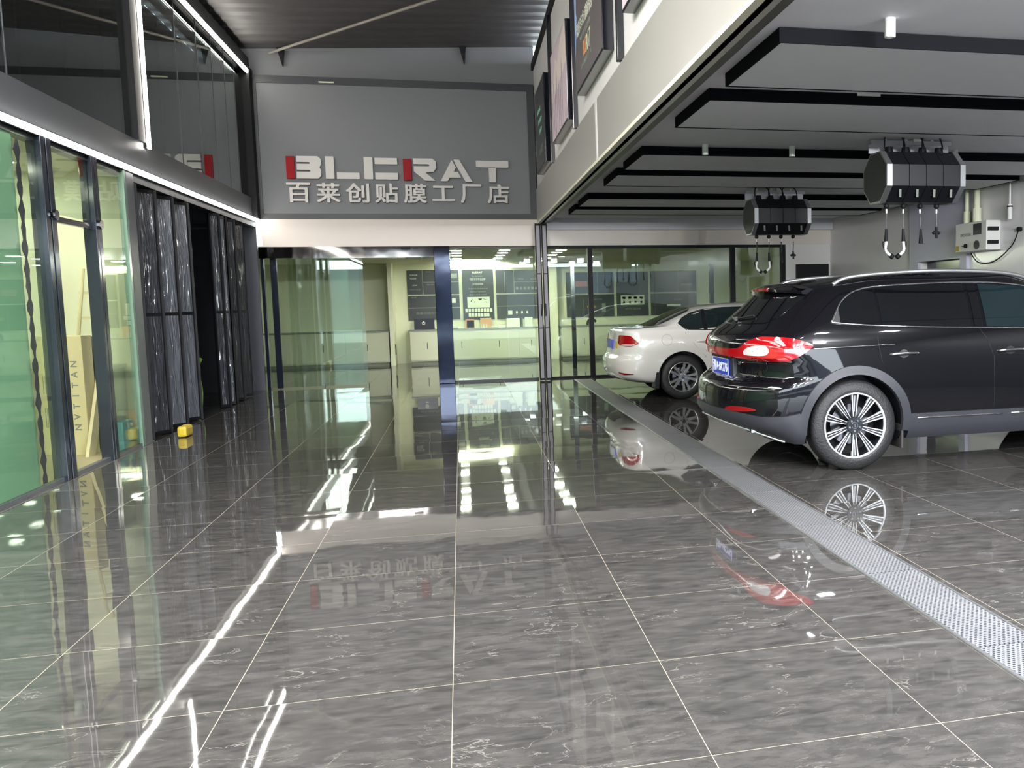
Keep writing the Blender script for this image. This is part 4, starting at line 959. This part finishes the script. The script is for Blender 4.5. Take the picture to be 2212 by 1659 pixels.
for sg in (1, -1):
    # lower cladding, arch flares
    suv.patch(suv.S, [(1.55, .245, .455), (2.4, .25, .455), (3.42, .25, .455)], M['clad'], 'sill_cladding', t, off=.012, nc=26, nr=4, sg=sg)
    suv.line(suv.S, [(1.62 + k * .1, .418) for k in range(9)], .007, M['chrome'], 'sill_chrome', t, sg=sg, off=.014)
    suv.line(suv.S, [(2.50 + k * .1, .418) for k in range(9)], .007, M['chrome'], 'sill_chrome', t, sg=sg, off=.014)
    for h in suv.hubs: arch_ring(suv, t, h, suv.R * 1.12, .50, M['clad'], 'wheel_arch_trim', sg)
    # windows
    W1 = [(.90, 1.228, 1.232), (.98, 1.224, 1.36), (1.07, 1.218, 1.432), (1.18, 1.208, 1.472), (1.30, 1.198, 1.494)]
    suv.patch(suv.S, W1, M['carglass'], 'quarter_window', t, off=.004, sg=sg, nc=20)
    suv.patch(suv.S, [(1.325, 1.196, 1.496), (1.7, 1.178, 1.516), (2.14, 1.162, 1.522)], M['carglass'], 'rear_door_window', t, off=.004, sg=sg)
    suv.patch(suv.S, [(2.17, 1.162, 1.522), (2.25, 1.158, 1.52)], M['carglass'], 'door_pillar_trim', t, off=.005, sg=sg, nc=4)
    suv.patch(suv.S, [(2.28, 1.158, 1.518), (2.7, 1.142, 1.49), (3.0, 1.13, 1.40), (3.25, 1.12, 1.29), (3.5, 1.115, 1.14)], mat('front_door_glass', (18, 30, 33), .03, spec=.6, coat=.4, var=.2), 'front_door_window', t, off=.004, sg=sg)
    # window chrome
    lo = [(.885, 1.226), (1.0, 1.212), (1.3, 1.188), (1.7, 1.168), (2.14, 1.152), (2.6, 1.136), (3.1, 1.12), (3.52, 1.105)]
    up = [(.885, 1.226), (.93, 1.30), (.99, 1.385), (1.07, 1.446), (1.17, 1.484), (1.30, 1.506), (1.5, 1.518), (1.8, 1.528), (2.14, 1.532), (2.5, 1.52), (2.8, 1.478), (3.1, 1.372), (3.3, 1.268), (3.52, 1.13)]
    suv.line(suv.S, [(p.x, p.y) for p in catm([(a, b_, 0) for a, b_ in lo], 4)], .008, M['chrome'], 'window_chrome', t, sg=sg, off=.004)
    suv.line(suv.S, [(p.x, p.y) for p in catm([(a, b_, 0) for a, b_ in up], 4)], .008, M['chrome'], 'window_chrome', t, sg=sg, off=.004)
    suv.patch(suv.S, [(.89, 1.222, 1.236), (.93, 1.224, 1.30), (.96, 1.226, 1.345)], M['chrome'], 'window_corner_chrome', t, off=.0055, sg=sg, nc=6, lin_=True)
    # shoulder chrome line, door handles, door gaps
    suv.line(suv.S, [(.70 + k * .09, 1.018 + .018 * math.sin(k / 13 * PI / 2)) for k in range(9)], .004, M['chrome'], 'shoulder_line', t, sg=sg, off=.002)
    for hx in (1.39, 2.38):
        d = B(); tube(d, catm([suv.paint(suv.S, hx, .948, sg, .004), suv.paint(suv.S, hx + .03, .955, sg, .035), suv.paint(suv.S, hx + .2, .957, sg, .035), suv.paint(suv.S, hx + .235, .95, sg, .004)]), .012, 10); obj('door_handle', d, M['chrome'], t, smooth=True)
        suv.patch(suv.S, [(hx + .05, .945, .955), (hx + .11, .92, .99), (hx + .17, .945, .955)], M['plastic'], 'handle_cup', t, off=.002, sg=sg, nc=10, nr=3)
    suv.line(suv.S, [(1.27, 1.19), (1.275, 1.05), (1.30, .90), (1.36, .80)], .0035, M['black'], 'door_gap', t, sg=sg, off=0)
    suv.line(suv.S, [(2.20, 1.155), (2.28, 1.05), (2.33, .9), (2.335, .7), (2.34, .5), (2.32, .26)], .0035, M['black'], 'door_gap', t, sg=sg, off=.001)
    suv.line(suv.S, [(3.3, 1.1), (3.36, .95), (3.36, .8)], .0035, M['black'], 'door_gap', t, sg=sg, off=.001)
    # roof rail
    b = B(); tube(b, catm([(.98, -sg * .70, 1.535), (1.12, -sg * .70, 1.592), (1.5, -sg * .70, 1.625), (2.0, -sg * .70, 1.637), (2.5, -sg * .68, 1.62), (2.75, -sg * .67, 1.585), (2.84, -sg * .66, 1.55)]), .017, 10); obj('roof_rail', b, M['alu'], t, smooth=True)
    # tail lamps
    suv.patch(suv.T, [(-14, .95, 1.012), (12, .95, 1.012), (28, .945, 1.02), (40, .935, 1.085), (52, .928, 1.115), (70, .93, 1.112), (84, .955, 1.095), (96, 1.035, 1.05)] if sg == 1 else [(14, .95, 1.012), (28, .945, 1.02), (40, .935, 1.085), (52, .928, 1.115), (70, .93, 1.112), (84, .955, 1.095), (96, 1.035, 1.05)],
              M['tail'], 'tail_lamp', t, off=.012, nc=60, nr=8, sg=sg)
    suv.patch(suv.T, [(35, .972, 1.0), (40, .966, 1.03), (49, .965, 1.045), (57, .972, 1.045), (60, .995, 1.02)], M['clear'], 'reversing_lens', t, off=.0135, nc=20, nr=5, sg=sg)
    suv.line(suv.T, [(44, .93), (45, 1.0), (46, 1.09)], .003, M['black'], 'lamp_joint', t, sg=sg, off=.012)
    suv.line(suv.T, [(52, 1.09), (66, 1.09), (80, 1.07), (92, 1.045), (78, 1.03), (62, 1.03)], .004, M['taild'], 'lamp_inner_line', t, sg=sg, off=.014)
    # bumper: grey lower skirt, reflector, chrome lip with exhaust
    suv.patch(suv.T, [(0, .40, .50), (25, .385, .505), (45, .34, .49), (60, .29, .475), (76, .25, .48), (90, .245, .50)], M['clad'], 'bumper_skirt', t, off=.014, nc=40, nr=6, sg=sg)
    suv.patch(suv.T, [(24, .505, .525), (32, .505, .545), (44, .51, .548), (54, .525, .53)], M['taild'], 'bumper_reflector', t, off=.010, nc=16, nr=3, sg=sg)
    suv.line(suv.T, [(0, .405), (15, .40), (28, .385), (38, .36), (48, .315), (56, .285), (64, .27)], .010, M['alu'], 'bumper_chrome', t, sg=sg, off=.018)
    b = B(); p1 = suv.T(36, .35, sg); bx(b, p1.x - .01, p1.x + .14, p1.y - .075, p1.y + .075, .315, .375, bev=.012); e_ = obj('exhaust_tip', b, M['chrome'], t)
    b = B(); bx(b, p1.x - .014, p1.x + .02, p1.y - .062, p1.y + .062, .326, .364); obj('exhaust_mouth', b, M['black'], e_)
    # tailgate joint and mud flap
    suv.line(suv.T, [(0, .755), (20, .755), (34, .765), (44, .80), (50, .86), (51, .925)], .003, M['black'], 'tailgate_gap', t, sg=sg, off=.001)
    for h in suv.hubs: obj('mud_flap', box(h + .42, h + .44, min(-sg * .70, -sg * .93), max(-sg * .70, -sg * .93), .16, .36, bev=.006), mat('mud_flap_grey', (42, 40, 38), .7, var=.1), t)
    # mirror
    b = B(); bmesh.ops.create_uvsphere(b, u_segments=16, v_segments=10, radius=1); bmesh.ops.scale(b, vec=(.08, .12, .08), verts=b.verts); bmesh.ops.translate(b, vec=(3.42, -sg * 1.03, 1.16), verts=b.verts); obj('side_mirror', b, M['suv'], t, smooth=True)
    suv.patch(suv.S, [(4.0, .86, .90), (4.3, .80, .90), (4.55, .76, .86)], M['clear'], 'head_lamp', t, off=.01, sg=sg)
# rear glass, spoiler, wiper, plate
suv.patch(suv.Rr, [(-.66, 1.30, 1.44), (-.60, 1.225, 1.465), (-.3, 1.215, 1.485), (0, 1.212, 1.49), (.3, 1.215, 1.485), (.60, 1.225, 1.465), (.66, 1.30, 1.44)], M['carglass'], 'rear_window', t, off=.005, nc=32, nr=8)
b = B(); rows = []
for k in range(25):
    y = -.66 + 1.32 * k / 24; q = abs(y) / .66; xt = .565 + .15 * q ** 2.4; zt = 1.512 - .03 * q ** 2
    pr_ = [(.86, 1.562 - .06 * q ** 2), (.70, 1.556 - .05 * q ** 2), (xt + .05, zt + .022), (xt, zt), (xt + .01, zt - .022), (xt + .1, zt - .026), (.72, 1.49 - .05 * q ** 2), (.86, 1.50 - .06 * q ** 2)]
    rows.append([b.verts.new((a, y, c)) for a, c in pr_])
for A, C in zip(rows, rows[1:]):
    for j in range(8): b.faces.new((A[j], A[(j + 1) % 8], C[(j + 1) % 8], C[j]))
b.faces.new(rows[0]); b.faces.new(rows[-1][::-1])
o = obj('spoiler', fixn(b), M['suv'], t, smooth=True); sharp(o)
b = B(); rows = []
for k in range(13):
    y = -.20 + .40 * k / 12; q = abs(y) / .66; xt = .565 + .15 * q ** 2.4 - .004; zt = 1.512 - .03 * q ** 2
    rows.append([b.verts.new(p) for p in ((xt + .02, y, zt + .012), (xt - .002, y, zt + .004), (xt - .002, y, zt - .018), (xt + .02, y, zt - .020))])
for A, C in zip(rows, rows[1:]):
    for j in range(4): b.faces.new((A[j], A[(j + 1) % 4], C[(j + 1) % 4], C[j]))
b.faces.new(rows[0]); b.faces.new(rows[-1][::-1]); obj('brake_light', fixn(b), M['taild'], o)
b = B(); tube(b, [suv.paint(suv.Rr, -.0, 1.235, 1, .02), suv.paint(suv.Rr, -.28, 1.262, 1, .025), suv.paint(suv.Rr, -.34, 1.268, 1, .022)], .009); tube(b, [suv.paint(suv.Rr, .05, 1.24, 1, .03), suv.paint(suv.Rr, -.05, 1.232, 1, .03)], .02); obj('rear_wiper', b, M['plastic'], t)
b = B()
for yy in (-.34, -.1):
    pass
obj('plate_recess', box(.205, .28, -.34, .34, .745, .94, bev=.012), M['plastic'], t)
# near half carries the plate in the photo's place
pl = obj('number_plate', box(.193, .205, -.25, .25, .765, .915, bev=.003), M['plate'], t)
b = B()
for z0_, z1_ in ((.765, .771), (.909, .915)): bx(b, .1905, .194, -.25, .25, z0_, z1_)
for y0_ in (-.25, .244): bx(b, .1905, .194, y0_, y0_ + .006, .765, .915)
obj('plate_border', b, M['platew'], pl)
b = text_bm('湘A·BK276', .12, .0015, bold=.0015); fit(b, .455, .098); place(b, (.1915, 0, .84), (0, -1, 0), (0, 0, 1)); obj('plate_number', b, M['platew'], pl)
b = text_bm('2.7T', .05, .001); fit(b, .10, .03); place(b, (.235, -.45, .89), (0, -1, 0), (0, 0, 1)); obj('badge', b, M['chrome'], t)
b = B(); tube(b, [(.15, -.30 , .752), (.165, -.48, .752), (.185, -.53, .775)], .006); 
obj('tailgate_moulding', b, M['alu'], t)
for h in suv.hubs:
    for sg in (-1, 1): wheel(t, h, suv.R, .272, .945, sg, 'suv')

# ---------------- the white saloon
rear = [(.25, .30), (.29, .16), (.34, .08), (.42, .045), (.50, .035), (.58, .04), (.62, .07), (.66, .10), (.80, .125), (.92, .145), (.99, .16), (1.015, .175), (1.03, .24), (1.038, .40), (1.045, .55), (1.06, .63), (1.12, .76), (1.20, .95), (1.28, 1.16), (1.32, 1.30), (1.345, 1.46), (1.365, 1.68), (1.38, 2.1)]
front = [(.25, 4.35), (.35, 4.56), (.5, 4.64), (.65, 4.62), (.76, 4.5), (.83, 4.2), (.90, 3.75), (.94, 3.5), (.99, 3.36), (1.1, 3.12), (1.2, 2.9), (1.30, 2.65), (1.35, 2.45), (1.38, 2.2)]
width = [(.25, .80), (.32, .85), (.5, .89), (.7, .895), (.85, .885), (.95, .865), (1.0, .845), (1.04, .80), (1.08, .765), (1.15, .72), (1.22, .67), (1.28, .62), (1.32, .56), (1.35, .46), (1.37, .33), (1.38, .2)]
zl = [.25, .28, .31, .35, .40, .46, .52, .57, .60, .63, .66, .70, .75, .80, .85, .90, .94, .97, .99, 1.005, 1.02, 1.03, 1.036, 1.041, 1.045, 1.052, 1.06, 1.08, 1.11, 1.15, 1.19, 1.23, 1.26, 1.29, 1.31, 1.325, 1.34, 1.35, 1.36, 1.37, 1.38]
wc = Car(rear, front, width, [(.25, .4), (.5, .44), (.9, .36), (1.0, .30), (1.045, .26), (1.1, .30), (1.3, .30), (1.38, .2)], [(.25, .8), (.8, .9), (.95, .4), (1.3, .35), (1.38, .2)], [(.25, 2.6), (.9, 2.9), (1.02, 2.9), (1.08, 2.4), (1.38, 2.2)], zl, (1.02, 3.68), .322, .014)
t = thing('car', 'white saloon car with a red wedge tail lamp, half hidden behind the black car', 'car', (2.04, 13.70, 0))
wc.body(M['wcar'], t)
for sg in (1, -1):
    wc.patch(wc.S, [(.99, 1.094, 1.098), (1.05, 1.04, 1.15), (1.11, .998, 1.19), (1.25, .992, 1.242), (1.36, .988, 1.268)], M['wglass'], 'rear_quarter_glass', t, off=.004, sg=sg, nc=16)
    wc.patch(wc.S, [(1.39, .986, 1.272), (1.7, .98, 1.296), (2.05, .976, 1.30)], M['wglass'], 'rear_door_window', t, off=.004, sg=sg)
    wc.patch(wc.S, [(2.13, .976, 1.30), (2.5, .97, 1.268), (2.8, .965, 1.185), (3.1, .96, 1.04)], M['wglass'], 'front_door_window', t, off=.004, sg=sg)
    wc.patch(wc.S, [(1.345, .986, 1.270), (1.405, .984, 1.276)], M['plastic'], 'window_pillar_trim', t, off=.0055, sg=sg, nc=3)
    up = [(1.09, .992), (.985, 1.094), (1.06, 1.165), (1.2, 1.232), (1.37, 1.278), (1.7, 1.302), (2.1, 1.306), (2.5, 1.276), (2.8, 1.195), (3.12, 1.04)]
    wc.line(wc.S, up, .006, M['black'], 'window_seal', t, sg=sg, off=.003)
    wc.line(wc.S, [(.95, 1.11), (.97, 1.07), (1.065, .957), (1.2, .78), (1.362, .60)], .0028, M['greyp'], 'door_gap', t, sg=sg, off=0)
    wc.line(wc.S, [(2.1, .97), (2.12, .7), (2.1, .4)], .0028, M['greyp'], 'door_gap', t, sg=sg, off=0)
    d = B(); tube(d, catm([wc.paint(wc.S, 1.23, .828, sg, .004), wc.paint(wc.S, 1.26, .832, sg, .03), wc.paint(wc.S, 1.40, .832, sg, .03), wc.paint(wc.S, 1.43, .828, sg, .004)]), .011, 10); obj('door_handle', d, M['wcar'], t, smooth=True)
    if sg == 1: wc.line(wc.S, [(.79 + .077 * math.cos(k * PI / 12), .862 + .077 * math.sin(k * PI / 12)) for k in range(25)], .002, M['greyp'], 'fuel_flap', t, sg=sg, off=0)
    wc.patch(wc.T, [(24, .84, .925), (30, .80, .935), (42, .785, .935), (60, .778, .93), (71, .80, .875), (78, .815, .83)], M['tail'], 'tail_lamp', t, off=.008, nc=26, nr=6, sg=sg)
    wc.patch(wc.T, [(38, .79, .805), (48, .785, .812), (62, .785, .812), (70, .80, .815)], M['clear'], 'reversing_lens', t, off=.0095, nc=10, nr=3, sg=sg)
    wc.patch(wc.T, [(40, .400, .412), (54, .375, .400), (72, .385, .393)], M['taild'], 'bumper_reflector', t, off=.007, nc=14, nr=3, sg=sg)
    wc.line(wc.T, [(0, .60), (30, .60), (60, .605), (88, .61)], .003, M['greyp'], 'bumper_gap', t, sg=sg, off=0)
    wc.patch(wc.Rr, [(-.3 if sg == 1 else .0, .28, .34), (0 if sg == 1 else .3, .28, .34)], M['plastic'], 'bumper_lower_grille', t, off=.006, nc=6, nr=3)
    for h in wc.hubs[:1]:
        b = B(); pr_ = [(h - .42, .18), (h - .36, .17), (h - .33, .46), (h - .37, .5), (h - .40, .36)]
        prism(b, pr_, min(-sg * .66, -sg * .88), max(-sg * .66, -sg * .88), lambda u, v, w: Vector((u, w, v))); obj('mud_flap', fixn(b), M['plastic'], t)
    b = B(); bmesh.ops.create_uvsphere(b, u_segments=16, v_segments=10, radius=1); bmesh.ops.scale(b, vec=(.07, .11, .07), verts=b.verts); bmesh.ops.translate(b, vec=(2.98, -sg * .95, 1.0), verts=b.verts); obj('side_mirror', b, M['wcar'], t, smooth=True)
    wc.patch(wc.S, [(3.95, .70, .74), (4.15, .64, .75), (4.35, .60, .70)], M['clear'], 'head_lamp', t, off=.01, sg=sg)
wc.patch(wc.Rr, [(-.60, 1.075, 1.12), (-.5, 1.055, 1.26), (-.3, 1.05, 1.30), (0, 1.05, 1.31), (.3, 1.05, 1.30), (.5, 1.055, 1.26), (.60, 1.075, 1.12)], M['wglass'], 'rear_window', t, off=.006, nc=30, nr=8)
pl = obj('number_plate', box(.105, .14, -.22, .22, .72, .86, bev=.003), M['plate'], t)
obj('plate_border', box(.1035, .106, -.2, .2, .725, .732), M['platew'], pl)
st = wc.patch(wc.T, [(18, .76, .845), (25, .745, .80)], M['yellow'], 'yellow_sticker', t, off=.009, nc=4, nr=3)
for h in wc.hubs:
    for sg in (-1, 1): wheel(t, h, wc.R, .215, .875, sg, 'saloon', width=.21)
